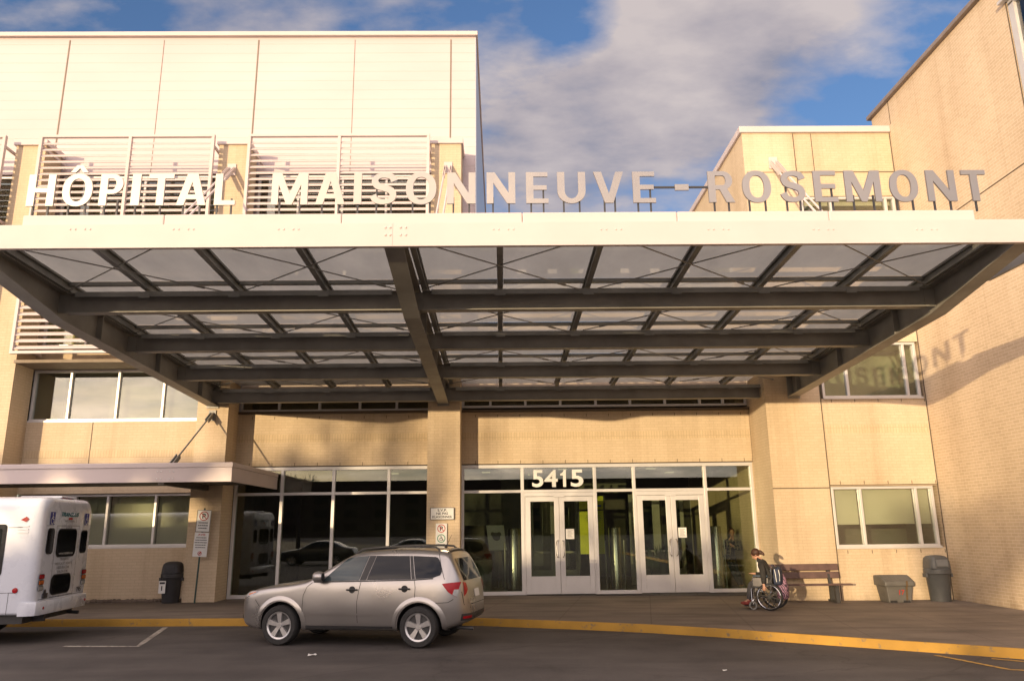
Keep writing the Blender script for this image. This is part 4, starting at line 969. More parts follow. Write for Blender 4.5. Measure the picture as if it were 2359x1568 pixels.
# ------------------------------------------------------------------ minibus
BW = paint('bus_white', (0.66, 0.69, 0.76), 0.28, 0.0, 0.03, 0.6, coat=0.8)
L0, R0 = Vector((-8.70, 15.27, 0)), Vector((-8.92, 17.57, 0))
ang = math.atan2((R0 - L0).y, (R0 - L0).x) - PI / 2         # local +y = across (to the right side), local -x = forward
bus = thing('minibus', 'white wheelchair transport minibus cut off by the left edge, seen from its rear corner', 'minibus', (L0.x, L0.y, .11), ang)
bpy.context.view_layer.update()
BWD = (R0 - L0).length; BL = 6.4; BZ0, BZ1 = .52, 2.68
def bus_ring(x, ins, zb=BZ0, zt=BZ1, r=.30):
    y0, y1 = ins, BWD - ins; zt -= ins * .7; pts = []; rb = .06
    for cy_, cz_, a, rr in ((y1 - rb, zb + rb, -90, rb), (y1 - r, zt - r, 0, r), (y0 + r, zt - r, 90, r), (y0 + rb, zb + rb, 180, rb)):
        for k in range(7):
            t = math.radians(a + 15 * k); pts.append((x, cy_ + rr * math.cos(t), cz_ + rr * math.sin(t)))
    return pts
mb = MB(); mb.loft([bus_ring(-BL, .0)] + [bus_ring(-x, i) for x, i in ((.6, 0), (.22, .0), (.14, .008), (.08, .028), (.035, .062), (.01, .105), (0, .145))])
def bobj(m, name, mat, parent=None, **kw): return m.obj(name, mat, parent or bus, local=True, **kw)
bobj(mb, 'body', BW, smooth=35)
mb = MB(); mb.prism([(-.16, .50), (.06, .50), (.075, .56), (.075, .70), (.05, .735), (-.16, .735)], -.012, BWD + .012, 'y') if False else mb.loft([[(-.25, y, .50), (xr, y, .50), (xr + .015, y, .56), (xr + .015, y, .72), (xr, y, .745), (-.25, y, .745)] for y, xr in ((-.012, -.10), (.05, .02), (.14, .06), (BWD - .14, .06), (BWD - .05, .02), (BWD + .012, -.10))])
bobj(mb, 'rear_bumper', BW, smooth=35)
RT = Matrix.Translation((0, 0, 0)) @ frame((.004, 0, 0), (0, 1, 0), (0, 0, 1))        # rear face, local plane u=y, v=z
def rear(): return MB(RT)
DARKG = paint('bus_dark_glass', (.006, .006, .007), .06, spec=.7)
m = rear(); m.stroke([(.60, .79), (.60, 2.13), (1.62, 2.13), (1.62, .79), (.60, .79)], .008, .001); m.stroke([(.16, 2.13), (.45, 2.13)], .006, .001); m.stroke([(.16, .775), (BWD - .16, .775)], .008, .001)
dr = bobj(m, 'rear_door', SEAM)
for (a, b, z0, z1, r, nm) in ((.68, 1.52, 1.55, 2.05, .10, 'door_window'), (.62, 1.46, .84, 1.18, .12, 'door_window'), (.25, .50, 1.62, 2.06, .06, 'rear_window'), (1.76, 2.04, 1.60, 2.02, .06, 'rear_window')):
    m = rear(); m.rrect(a, b, z0, z1, r, .006); q = rear(); q.rrect(a - .025, b + .025, z0 - .025, z1 + .025, r + .02, .003)
    fr_ = bobj(q, nm, RUBBER, dr if nm == 'door_window' else None); bobj(m, 'pane', DARKG, fr_ if nm != 'door_window' else fr_)
TEAL = paint('teal_ink', (.01, .17, .19), .5)
GREYI = paint('grey_ink', (.05, .05, .055), .6)
for body, x, z, wd, hh, mt, kw in (('TRANSBUS', 1.12, 2.31, .80, .085, TEAL, dict(offset=.03, shear=.3)), ('SORTIE DE SECOURS', 1.12, 2.205, .46, .035, GREYI, {}), ('SECOURS', 1.12, 2.075, .30, .038, GREYI, {}), ('TRANSPORT', 1.09, 1.46, .44, .055, GREYI, {}), ('MÉDICAL ET ADAPTÉ', 1.07, 1.38, .74, .055, GREYI, {}), ('1-800-816-3246', 1.05, 1.30, .54, .052, GREYI, {}), ('514-334-3246', 1.04, 1.225, .47, .050, GREYI, {}), ('795', 1.90, .80, .22, .10, GREYI, dict(offset=.02)), ('www.transbus.ca', 1.1, 1.575, .62, .05, SIGNW, {})):
    m = rear(); add_text(m, body, x, z, .008, width=wd, height=hh, **kw); bobj(m, 'lettering', mt)
m = rear(); m.rect(1.06, 1.24, 2.25, 2.29, .007); bobj(m, 'red_marker', REDINK)
BLUE = paint('sign_blue', (.03, .035, .26), .45)
for cx_ in (.36, 1.94):
    m = rear(); m.rect(cx_ - .10, cx_ + .10, 2.15, 2.39, .006); pl = bobj(m, 'access_sticker', BLUE)
    m = rear(); wheelchair_mark(m, cx_, 2.26, .24, .009); bobj(m, 'wheelchair_symbol', SIGNW, pl)
for cx_ in (.20, 2.08):
    for z, mt in ((1.19, LAMPR), (1.085, LAMPO), (.98, LAMPC)):
        m = rear(); m.rrect(cx_ - .105, cx_ + .105, z - .048, z + .048, .03, .006); hs = bobj(m, 'rear_lamp', BLACK)
        m = MB(RT); m.box(cx_ - .085, cx_ + .085, z - .035, z + .035, .007, .02); bobj(m, 'lens', mt, hs)
m = MB(RT); m.box(.30, .48, .79, .88, .005, .03); m.disc(.39, .90, .05, .01); bobj(m, 'number_plate', GREYI)
for y in (.26, BWD - .2): m = MB(RT); m.lathe([(.03, .066), (.025, .08), (.001, .082)], (y, .62, 0), 12, 'z'); bobj(m, 'marker_lamp', LAMPR)
for k in range(3): m = MB(); m.sphere((-.16, BWD / 2 - .12 + .17 * k, 2.675), (.05, .06, .045), 10, 6); bobj(m, 'roof_lamp', LAMPR)
m = MB(); m.ring(0, 0, .15, .165, 0, 24); 
m = MB(Matrix.Translation((-.005, BWD / 2, 2.40)) @ Matrix.Rotation(math.radians(-40), 4, 'Y') @ frame((0, 0, 0), (0, 1, 0), (0, 0, 1))); m.ring(0, .06, .13, .145, .012, 24); bobj(m, 'roof_hatch_rim', BW)
# left flank, seen at the picture edge
FT = frame((0, -.004, 0), (-1, 0, 0), (0, 0, 1))
SIDEG = paint('bus_side_glass', (.02, .025, .025), .04, spec=.9)
for x0 in (.62, 1.72, 2.82, 3.92):
    m = MB(frame((0, -.003, 0), (1, 0, 0), (0, 0, 1))); m.rrect(-x0 - .98, -x0, 1.22, 2.16, .06, .003); fr_ = bobj(m, 'side_window', RUBBER)
    m = MB(frame((0, -.003, 0), (1, 0, 0), (0, 0, 1))); m.rrect(-x0 - .90, -x0 - .08, 1.30, 2.08, .03, .006); bobj(m, 'pane', SIDEG, fr_)
sf = lambda: MB(frame((0, -.003, 0), (1, 0, 0), (0, 0, 1)))
m = sf(); m.stroke([(-.35, 2.10), (-.6, 2.10)], .008, .002); m.stroke([(-BL, .92), (-.36, .92)], .008, .002); m.stroke([(-.45, .54), (-.45, .92)], .006, .002); bobj(m, 'panel_seam', SEAM)
for k in range(3): m = sf(); m.box(-.44, -.24, 2.0 + .055 * k, 2.02 + .055 * k, .001, .012); bobj(m, 'vent_slat', BW)
m = sf(); m.poly([(-.30, 2.30, .012), (-.40, 2.24, .012), (-.30, 2.20, .012), (-.25, 2.25, .012)]); m.lathe([(.05, 0), (.045, .02), (.001, .025)], (-.34, .96, 0), 14, 'z'); bobj(m, 'side_marker_lamp', LAMPR)
m = MB(); m.box(-3.0, -.2, .10, BWD - .1, .36, .515); m.box(-.2, .0, .5, .58, .36, .5); m.tube([(-.4, BWD - .3, .40), (.02, BWD - .3, .38)], .035, 10); bobj(m, 'chassis', GREYP)
for ax in (-1.75, -5.2):
    for y in (.16, BWD - .16):
        m = MB(); m.lathe([(.24, -.11), (.36, -.11), (.39, -.07), (.39, .07), (.36, .11), (.24, .11)], (ax, y, .39), 32, 'y'); wh = bobj(m, 'wheel', TYRE, smooth=35)
        m = MB(); m.lathe([(.001, -.06), (.235, -.09), (.235, .09), (.001, .06)], (ax, y, .39), 24, 'y'); bobj(m, 'rim', ZINC, wh, smooth=35)
m = MB(); m.box(-.9, -.1, .9, 1.5, 2.682, 2.72); bobj(m, 'roof_hatch', BW, bevel=.02)
# ------------------------------------------------------------------ street furniture
BINL = paint('charcoal_bin', (.035, .034, .038), .55, var=.2)
BING = paint('grey_bin', (.085, .088, .09), .5, var=.15)
def litter_bin(name, label, loc, h, r, mat, sticker):
    t = thing(name, label, 'litter bin', loc)
    bx, by, bz = loc
    m = MB(); m.lathe([(.001, 0), (r * .80, 0), (r * .82, .02), (r * .98, h * .62), (r, h * .63), (r, h * .645), (.001, h * .645)], loc, 28); m.obj('bin_body', mat, t, smooth=35)
    m = MB(); m.lathe([(r * 1.02, h * .60), (r * 1.10, h * .61), (r * 1.11, h * .70), (r * 1.04, h * .715), (r * .9, h * .72)], loc, 28)
    for sg in (-1, 1): m.box(bx + sg * r * 1.10 - .03, bx + sg * r * 1.10 + .03, by - .08, by + .08, bz + h * .53, bz + h * .61)
    m.obj('rim_collar', mat, t, smooth=35)
    m = MB(); rings = []
    for z, q in ((.722, 1.0), (.75, .99), (.88, .93), (.94, .86), (.98, .68), (1.0, .35)):
        n = 28; rings.append([(bx + q * r * max(-.92, min(.92, 1.12 * math.cos(2 * PI * k / n))), by + q * r * max(-.92, min(.92, 1.12 * math.sin(2 * PI * k / n))), bz + h * z) for k in range(n)])
    m.loft(rings); hd = m.obj('hood', mat, t, smooth=40)
    m = MB(front((bx, by - r * .97, bz))); m.box(-.5 * r, .5 * r, h * .765, h * .91, -.02, .006); m.obj('flap', paint('bin_flap', tuple(c_ * 1.3 for c_ in (.13, .135, .14)), .45) if mat is BING else mat, hd, bevel=.006)
    if sticker:
        m = MB(front((bx - .1, by - r * .99, bz))); m.rect(-.13, .05, .26, .58, .012); s_ = m.obj('sticker', PAPER, t)
        m = MB(front((bx - .1, by - r * .99, bz))); m.rect(-.06, -.03, .33, .45, .015); m.rect(-.11, .03, .50, .55, .015); m.obj('sticker_print', INK, s_)
    return t
litter_bin('litter_bin', 'charcoal domed litter bin with a white sticker tucked beside the left brick pier', (-8.93, 22.1, .25), 1.07, .265, BINL, True)
litter_bin('litter_bin', 'tall grey domed litter bin in the far right corner', (11.42, 21.08, walk_z(11.4)), 1.17, .30, BING, False)
# sand or salt box with 17 on it
sx0, sy0, sz0 = 10.22, 21.05, walk_z(10.2)
t = thing('grit_box', 'low grey plastic grit box numbered 17 with strap, between bench and bin', 'grit box', (sx0, sy0, sz0))
GB = paint('grit_grey', (.10, .095, .088), .6, var=.15)
m = MB(); m.loft([[(sx0 + sx_ * a, sy0 + sy_ * b, sz0 + z) for sx_, sy_ in ((-1, -1), (1, -1), (1, 1), (-1, 1))] for z, a, b in ((.0, .29, .24), (.06, .30, .25), (.41, .345, .29))]); m.obj('box_body', GB, t, bevel=.02)
for fx in (-.26, .08): m = MB(); m.box(sx0 + fx, sx0 + fx + .17, sy0 - .265, sy0 - .238, sz0 + .004, sz0 + .06); m.obj('foot_recess', BLACK, t)
m = MB(); m.loft([[(sx0 + a, sy0 - .34, sz0 + .40), (sx0 + a, sy0 + .32, sz0 + .40), (sx0 + a, sy0 + .32, sz0 + .66), (sx0 + a, sy0 - .02, sz0 + .67), (sx0 + a, sy0 - .34, sz0 + .52)] for a in (-.39, .39)]); m.obj('lid', GB, t, bevel=.035)
TT = lambda: MB(frame((sx0, sy0 - .272, sz0 + .15), (1, 0, 0), (0, -.115, .98)))
m = TT(); add_text(m, '17', .04, .05, .008, height=.12, offset=.01); m.obj('number', REDINK, t)
m = MB(); m.box(sx0 + .15, sx0 + .195, sy0 - .352, sy0 - .342, sz0 + .40, sz0 + .54); m.loft([[(sx0 + .15, sy0 - .312, sz0 + .395), (sx0 + .195, sy0 - .312, sz0 + .395), (sx0 + .195, sy0 - .300, sz0 + .395), (sx0 + .15, sy0 - .300, sz0 + .395)], [(sx0 + .15, sy0 - .268, sz0 + .07), (sx0 + .195, sy0 - .268, sz0 + .07), (sx0 + .195, sy0 - .258, sz0 + .07), (sx0 + .15, sy0 - .258, sz0 + .07)]]); m.obj('strap', paint('brown_strap', (.10, .06, .025), .7), t)
# bench
t = thing('bench', 'brown slatted bench on black supports against the brick pier, behind the wheelchair', 'bench', (7.86, 21.0, walk_z(8)))
WOOD = paint('brown_recycled_plank', (.105, .062, .055), .6, var=.25, scale=4, bmp=.1)
bz = walk_z(8)
def plank(name, y, z, h, th, tilt, x1=0):
    m = MB(); m.T = Matrix.Translation((7.86, y, z)) @ Matrix.Rotation(tilt, 4, 'X'); m.box(-1.0, 1.02 + x1, -th / 2, th / 2, -h / 2, h / 2); m.obj(name, WOOD, t, bevel=.008)
plank('back_slat', 21.27, bz + .855, .165, .045, -.20); plank('back_slat', 21.235, bz + .655, .165, .045, -.20)
for k in range(3): plank('seat_slat', 20.78 + .15 * k, bz + .445 - .008 * k, .04, .135, .0, .03 if k else .12)
for x in (7.05, 8.60):
    m = MB(); m.bar((x, 20.78, bz), (x, 20.80, bz + .41), .09, .10, (1, 0, 0)); m.bar((x, 21.12, bz), (x, 21.12, bz + .41), .09, .10, (1, 0, 0)); m.box(x - .04, x + .04, 20.70, 21.22, bz + .385, bz + .42); m.bar((x, 21.16, bz + .38), (x, 21.33, bz + .93), .07, .06, (1, 0, 0)); m.box(x - .04, x + .04, 20.72, 21.3, bz, bz + .05); m.obj('support', GREYP, t)
# signs
def plate(m, w, h, r=.02, th=.004): m.rrect(-w / 2, w / 2, 0, h, r, 0); return m
def no_parking(par, T, cx_, cy_, r):
    m = MB(T); add_text(m, 'P', cx_, cy_ - .55 * r, .004, height=1.1 * r, offset=.03); m.obj('letter_p', INK, par)
    m = MB(T); m.ring(cx_, cy_, r * .82, r, .006); m.stroke([(cx_ - .6 * r, cy_ + .6 * r), (cx_ + .6 * r, cy_ - .6 * r)], .16 * r, .0065); m.obj('red_ring', REDINK, par)
def textrows(par, T, cx_, y0, rows, w, lh, mat=INK, dens=5):
    m = MB(T); rnd = random.Random(int(y0 * 1000) + rows)
    for r in range(rows):
        x = cx_ - w / 2 * rnd.uniform(.75, 1); xe = -x + 2 * cx_
        while x < xe:
            l = rnd.uniform(.5, 1.3) * lh; m.rect(x, min(x + l * .8, xe), y0 - r * lh * 1.6 + lh * .22, y0 - r * lh * 1.6 + lh * .78, .004); x += l
    m.obj('small_print', mat, par)
px_, py_, pz_ = -8.14, 21.84, .25
t = thing('parking_sign', 'no parking sign over a notice board on a thin green post before the left pier', 'street sign', (px_, py_, pz_))
m = MB(); m.tube([(px_ - .04, py_, pz_), (px_ + .04, py_, 2.72)], .024, 8); m.obj('post', paint('green_post', (.025, .06, .05), .5), t)
def board(parent, name, x, y, z, w, h, roll=0.0):
    T = Matrix.Translation((x, y, z)) @ Matrix.Rotation(roll, 4, 'Y') @ front((0, 0, 0)); m = MB(T); m.box(-w / 2, w / 2, 0, h, -.012, 0); return m.obj(name, SIGNW, parent, bevel=.004), T @ Matrix.Translation((0, 0, .001))
b1, T1 = board(t, 'no_parking_plate', px_ + .03, py_ - .03, 2.09, .38, .58, math.radians(2)); no_parking(b1, T1, 0, .42, .125); textrows(b1, T1, 0, .22, 3, .30, .045, GREYI)
m = MB(T1); m.stroke([(-.185, .005), (.185, .005), (.185, .575), (-.185, .575), (-.185, .005)], .012, .003); m.obj('border', INK, b1)
b2, T2 = board(t, 'notice_plate', px_ + .0, py_ - .03, 1.44, .38, .635, math.radians(2)); m = MB(T2); add_text(m, 'AVIS', 0, .555, .004, width=.20, height=.05, offset=.02); m.obj('heading', REDINK, b2); textrows(b2, T2, 0, .48, 5, .34, .040, GREYI)
m = MB(T2); m.ring(0, .09, .04, .055, .004, 16); m.stroke([(-.02, .07), (.03, .12)], .03, .004); m.obj('emblem', REDINK, b2)
# signs on the middle pier
xs_, ys_ = XY(1019, 1175, 22.08), 22.07
t = thing('wall_sign', 'white board on the middle pier reading S.V.P. NE PAS KLAXONNER', 'sign', (xs_, ys_, 2.34))
b, T = board(t, 'plate', xs_, ys_ - .02, 2.34, .66, .33)
m = MB(T); m.stroke([(-.325, .005), (.325, .005), (.325, .325), (-.325, .325), (-.325, .005)], .016, .003); m.obj('border', GREYI, b)
m = MB(T)
for i, (s_, wd) in enumerate((('S.V.P.', .26), ('NE PAS', .32), ('KLAXONNER', .54))): add_text(m, s_, 0, .225 - .09 * i, .004, width=wd, height=.066, offset=.015)
m.obj('lettering', INK, b)
xs2 = XY(1017, 1215, 22.08)
t = thing('parking_sign', 'narrow white no parking plate with green wheelchair ring on the middle pier', 'street sign', (xs2, ys_, 1.56))
b, T = board(t, 'plate', xs2, ys_ - .02, 1.56, .31, .68); no_parking(b, T, 0, .545, .11)
m = MB(T); m.ring(0, .28, .092, .112, .004); m.obj('green_ring', GREENINK, b)
m = MB(T); wheelchair_mark(m, 0, .285, .16, .004); m.obj('wheelchair_symbol', INK, b)
textrows(b, T, 0, .11, 2, .25, .028, GREYI)
t = thing('wall_sign', 'small white plate with a tow symbol low on the middle pier', 'sign', (xs2, ys_, 1.35))
b, T = board(t, 'plate', xs2, ys_ - .02, 1.33, .35, .21)
m = MB(T); m.stroke([(-.14, .15), (-.06, .16), (-.04, .12)], .02, .003); m.stroke([(-.02, .07), (.05, .15), (.12, .14), (.14, .11)], .022, .003); m.disc(-.08, .08, .025, .003, 10); m.disc(.07, .06, .025, .003, 10); m.obj('tow_symbol', INK, b)
# things in the lobby
for (x, y, lab) in ((XY(1185, 1300, 24.2), 24.2, 'stainless steel post in the lobby beside the left doors'), (XY(1419, 1300, 24.1), 24.1, 'stainless steel post in the lobby between the two pairs of doors'), (XY(1652, 1300, 23.95), 23.95, 'stainless steel post in the lobby near the leaning man')):
    t = thing('lobby_post', lab, 'post', (x, y, FZ), group='stainless posts in the lobby')
    m = MB(); m.lathe([(.001, 0), (.185, 0), (.185, 1.80), (.17, 1.83), (.001, 1.83)], (x, y, FZ), 32); m.obj('column', STAIN, t, smooth=35)
    m = MB(); m.lathe([(.20, 0), (.215, .0), (.215, .06), (.19, .07)], (x, y, FZ), 32); m.obj('base_ring', GREYP, t, smooth=35)
    for dx in (-.28, .28):
        m = MB(); m.tube([(x + dx, y + .1, FZ), (x + dx, y + .1, FZ + 1.45)], .022, 8); m.obj('side_rod', ZINC, t)
lx0, lx1 = XY(1336, 1220, 26.0), XY(1392, 1220, 26.0)
t = thing('directory_board', 'yellow green directory board with dark lines, standing inside behind the left doors', 'sign board', (2.9, 26, FZ))
YG_ = paint('lime_board', (.48, .50, .02), .6, var=.1)
m = MB(); m.box(lx0, lx1, 26.0, 26.05, 1.25, 2.62); m.obj('board', YG_, t); m = MB(); m.box(lx0, lx1, 26.0, 26.05, 2.66, 3.08); m.obj('header_board', YG_, t)
m = MB(); m.box(lx0 - .05, lx0 - .005, 25.99, 26.06, FZ, 3.1); m.box(lx1 + .005, lx1 + .05, 25.99, 26.06, FZ, 3.1); m.obj('stand', GREYP, t)
textrows(t, front(((lx0 + lx1) / 2, 25.994, 0)), .05, 2.45, 5, .55, .03, GREYI)
m = MB(front(((lx0 + lx1) / 2, 25.994, 0))); m.rect(-.05, .32, 2.74, 2.80, 0); m.obj('heading', paint('blue_ink', (.02, .12, .35), .5), t)
x, y = XY(1112, 1300, 25.2), 25.2
t = thing('lobby_bin', 'pale grey waste bin inside the lobby beside the middle pier', 'bin', (x, y, FZ))
PG = paint('pale_grey_plastic', (.20, .21, .20), .5)
m = MB(); m.lathe([(.001, 0), (.26, 0), (.30, .72), (.001, .72)], (x, y, FZ), 24); m.obj('bin_body', PG, t, smooth=35)
m = MB(); m.lathe([(.32, .70), (.33, .72), (.32, .86), (.24, .90), (.22, .82), (.001, .80)], (x, y, FZ), 24); m.obj('rim', PG, t, smooth=35)
x, y = XY(1147, 1240, 25.6), 25.6
t = thing('easel', 'easel with a tilted white notice inside the lobby left of the doors', 'easel', (x, y, FZ))
m = MB(); m.tube([(x - .3, y - .1, FZ), (x, y, 2.2)], .015, 6); m.tube([(x + .3, y - .1, FZ), (x, y, 2.2)], .015, 6); m.tube([(x, y + .5, FZ), (x, y, 2.2)], .015, 6); m.box(x - .32, x + .32, y - .12, y - .09, 1.38, 1.41); m.obj('stand', GREYP, t)
T = frame((x, y - .11, 1.42), (1, 0, 0), (-.12, .12, 1)); m = MB(T); m.rect(-.28, .28, 0, .78, 0); s_ = m.obj('notice', PAPER, t); m = MB(T); m.disc(.0, .42, .13, .004, 14); m.disc(-.1, .5, .07, .004, 10); m.disc(.1, .5, .07, .004, 10); m.obj('print', paint('grey_print', (.2, .19, .17), .7), s_)
x, y = 5.0, 25.3
t = thing('potted_plant', 'dark plant in a pale trough inside the lobby behind the right doors', 'potted plant', (x, y, FZ))
m = MB(); m.box(x - .4, x + .4, y - .2, y + .2, FZ, FZ + .3); m.obj('trough', PG, t, bevel=.02)
m = MB(); rr = random.Random(4)
for k in range(70):
    a = rr.uniform(0, 2 * PI); l = rr.uniform(.4, 1.1); o = Vector((x + rr.uniform(-.3, .3), y + rr.uniform(-.12, .12), FZ + .3)); d = Vector((math.cos(a) * rr.uniform(.1, .5), math.sin(a) * .3, 1)).normalized(); s2 = Vector((-d.z, 0, d.x)) * .05
    m.poly([o - s2 * .4, o + d * l * .5 - s2, o + d * l, o + d * l * .5 + s2, o + s2 * .4])
m.obj('foliage', paint('dark_leaf', (.02, .04, .015), .6, var=.4), t)
# gravel bed and litter
m = MB(); rr = random.Random(11); PEB = paint('pebble', (.16, .125, .10), .8, var=.5, scale=.9, obj=False)
for k in range(900):
    x = rr.uniform(-13.9, -8.66); y = rr.uniform(22.35, 22.98); r = rr.uniform(.025, .06); m.sphere((x, y, .25 + r * .3), (r * rr.uniform(.8, 1.4), r, r * .7), 6, 4)
tag(m.obj('pebble_bed', PEB, smooth=60), kind='stuff')
def scrap(name, x, y, s, lab):
    rr = random.Random(int(x * 10)); m = MB(); n = 5
    ids = [[m.v((x + s * (i - 2) * .5, y + s * (j - 2) * .35, road_z(x) + .006 + rr.uniform(0, s * .35))) for i in range(n)] for j in range(n)]
    for j in range(n - 1):
        for i in range(n - 1): m.f((ids[j][i], ids[j][i + 1], ids[j + 1][i + 1], ids[j + 1][i]))
    tag(m.obj(name, PAPER, smooth=20), lab, 'litter')
scrap('paper_scrap', -3.11, 13.61, .07, 'crumpled white paper scrap on the asphalt below the front wheel of the car'); scrap('paper_scrap', 3.21, 11.98, .03, 'tiny pale paper scrap on open asphalt near the bottom edge, right of centre')

# ------------------------------------------------------------------ wheelchair
WX, WY, WZ = 6.22, 18.87, walk_z(6.3)
hd_ = Vector((-.855, .52, 0)).normalized(); rzc = math.atan2(hd_.y, hd_.x)      # local +x = heading, +y = its left -> away is right (-y)
WC = Matrix.Translation((WX, WY, WZ)) @ Matrix.Rotation(rzc, 4, 'Z') @ Matrix.Translation((0, -.28, 0))
# local frame: origin on the ground below the middle of the rear axle; near wheel at y=+.28
wcx = thing('wheelchair', 'black and chrome wheelchair with mag spoke wheels facing the doors', 'wheelchair', tuple((WC @ Vector((0, 0, 0)))))
def wob(m, name, mat, parent=None, **kw): return m.obj(name, mat, parent or wcx, **kw)
SPK = paint('black_mag_wheel', (.02, .02, .02), .4)
for y in (.28, -.28):
    m = MB(WC); m.lathe([(.272, y - .016), (.290, y - .018), (.305, y - .008), (.305, y + .008), (.290, y + .018), (.272, y + .016)], (0, 0, .305), 40, 'y'); wh = wob(m, 'rear_wheel', RUBBER, smooth=40)
    m = MB(WC); m.lathe([(.252, y - .014), (.275, y - .014), (.275, y + .014), (.252, y + .014)], (0, 0, .305), 40, 'y'); m.lathe([(.001, y - .025), (.045, y - .025), (.045, y + .025), (.001, y + .025)], (0, 0, .305), 16, 'y')
    for k in range(8):
        a = 2 * PI * k / 8 + .2; m.bar((.03 * math.cos(a), y, .305 + .03 * math.sin(a)), (.262 * math.cos(a), y, .305 + .262 * math.sin(a)), .018, .026, (0, 1, 0))
    wob(m, 'spokes', SPK, wh, smooth=40)
    yr = y + (.045 if y > 0 else -.045); m = MB(WC); P = [(.262 * math.cos(2 * PI * k / 36), yr, .305 + .262 * math.sin(2 * PI * k / 36)) for k in range(37)]; m.tube(P, .010, 8); wob(m, 'push_rim', CHROME, wh, smooth=40)
    yc = y * .86; m = MB(WC); m.lathe([(.062, yc - .014), (.095, yc - .016), (.10, yc), (.095, yc + .016), (.062, yc + .014)], (.40, 0, .10), 24, 'y'); cs = wob(m, 'caster', paint('grey_caster', (.22, .21, .19), .6), smooth=40)
    m = MB(WC)
    for k in range(5): a = 2 * PI * k / 5; m.bar((.40, yc, .10), (.40 + .075 * math.cos(a), yc, .10 + .075 * math.sin(a)), .012, .02, (0, 1, 0))
    wob(m, 'caster_spokes', SPK, cs)
    m = MB(WC); yf_ = y * .80
    m.tube([(-.06, yf_, .94), (-.05, yf_, .45), (0, yf_, .33), (.05, yf_, .27)], .012, 8)
    m.tube([(-.05, yf_, .30), (.30, yf_, .27), (.36, yf_, .24), (.40, yc, .21), (.40, yc, .10)], .013, 8)
    m.tube([(-.05, yf_, .50), (.38, yf_, .50), (.42, yf_, .46), (.42, yf_, .16), (.50, yf_, .08)], .012, 8)
    m.tube([(.38, yf_, .27), (.38, yf_, .70), (.35, yf_, .74), (0, yf_, .74)], .011, 8); m.tube([(-.05, yf_, .74), (.1, yf_, .74)], .011, 8)
    m.tube([(-.06, yf_, .94), (-.10, yf_, .96), (-.19, yf_, .96)], .012, 8)
    wob(m, 'side_frame', CHROME, smooth=40)
    m = MB(WC); m.box(.02, .36, yf_ - .028, yf_ + .028, .745, .785); wob(m, 'armrest', paint('blue_vinyl', (.03, .05, .075), .5), bevel=.01)
    m = MB(WC); m.box(.02, .37, yf_ - .006, yf_ + .006, .53, .72); wob(m, 'side_panel', paint('skirt_guard', (.13, .12, .12), .4, .4))
    m = MB(WC); m.box(.46, .62, y * .42 - .08, y * .42 + .08, .07, .09); m.tube([(.50, yf_, .08), (.54, y * .5, .08)], .012, 6); wob(m, 'footrest', BLACK)
    m = MB(WC); m.tube([(-.10, yf_, .96), (-.20, yf_, .96)], .018, 8); wob(m, 'push_handle', RUBBER, smooth=40)
m = MB(WC); m.box(-.04, .40, -.215, .215, .49, .53); wob(m, 'seat', BLACK, bevel=.015)
m = MB(WC); m.loft([[(-.065, -.21, .55), (-.045, -.21, .55), (-.045, .21, .55), (-.065, .21, .55)], [(-.08, -.21, .92), (-.06, -.21, .92), (-.06, .21, .92), (-.08, .21, .92)]]); wob(m, 'backrest', BLACK)
m = MB(WC); m.tube([(.1, -.22, .28), (.3, .22, .50)], .011, 6); m.tube([(.1, .22, .28), (.3, -.22, .50)], .011, 6); m.tube([(0, -.27, .305), (0, .27, .305)], .014, 8); wob(m, 'cross_brace', CHROME)

# ------------------------------------------------------------------ people
def skin_mesh(name, joints, bones, T, rootj, extra=None, voxel=None, sub=1):
    """grow one surface over a joint graph. joints: name -> ((x,y,z), rx, ry)"""
    names = list(joints); idx = {n_: i for i, n_ in enumerate(names)}
    me = bpy.data.meshes.new(name); me.from_pydata([joints[n_][0] for n_ in names], [(idx[a], idx[b]) for a, b in bones], [])
    o = bpy.data.objects.new(name, me); C.objects.link(o)
    md = o.modifiers.new('skin', 'SKIN'); md.use_smooth_shade = True; md.branch_smoothing = .3
    for i, n_ in enumerate(names):
        sv = me.skin_vertices[0].data[i]; sv.radius = joints[n_][1:3] if len(joints[n_]) > 2 else (joints[n_][1],) * 2
        sv.use_root = (n_ == rootj)
    if sub: sd = o.modifiers.new('sub', 'SUBSURF'); sd.levels = sub; sd.render_levels = sub
    bpy.context.view_layer.update(); a = evaluated(o, name); bpy.data.objects.remove(o)
    bm = bmesh.new(); bm.from_mesh(a)
    if extra:
        b = bpy.data.meshes.new('x'); b.from_pydata([tuple(v) for v in extra.V], [], extra.F); bm.from_mesh(b)
    bmesh.ops.recalc_face_normals(bm, faces=bm.faces); bm.to_mesh(a); bm.free()
    if voxel:
        o = bpy.data.objects.new(name, a); C.objects.link(o); rm = o.modifiers.new('r', 'REMESH'); rm.mode = 'VOXEL'; rm.voxel_size = voxel
        sm = o.modifiers.new('s', 'SMOOTH'); sm.iterations = 2; sm.factor = .5
        bpy.context.view_layer.update(); a = evaluated(o, name); bpy.data.objects.remove(o)
    a.transform(T); a.polygons.foreach_set('use_smooth', [True] * len(a.polygons)); return a
def mesh_obj(name, me, mat, parent=None):
    me.materials.clear(); me.materials.append(mat); o = bpy.data.objects.new(name, me); C.objects.link(o)
    if parent is not None: o.parent = parent
    return o
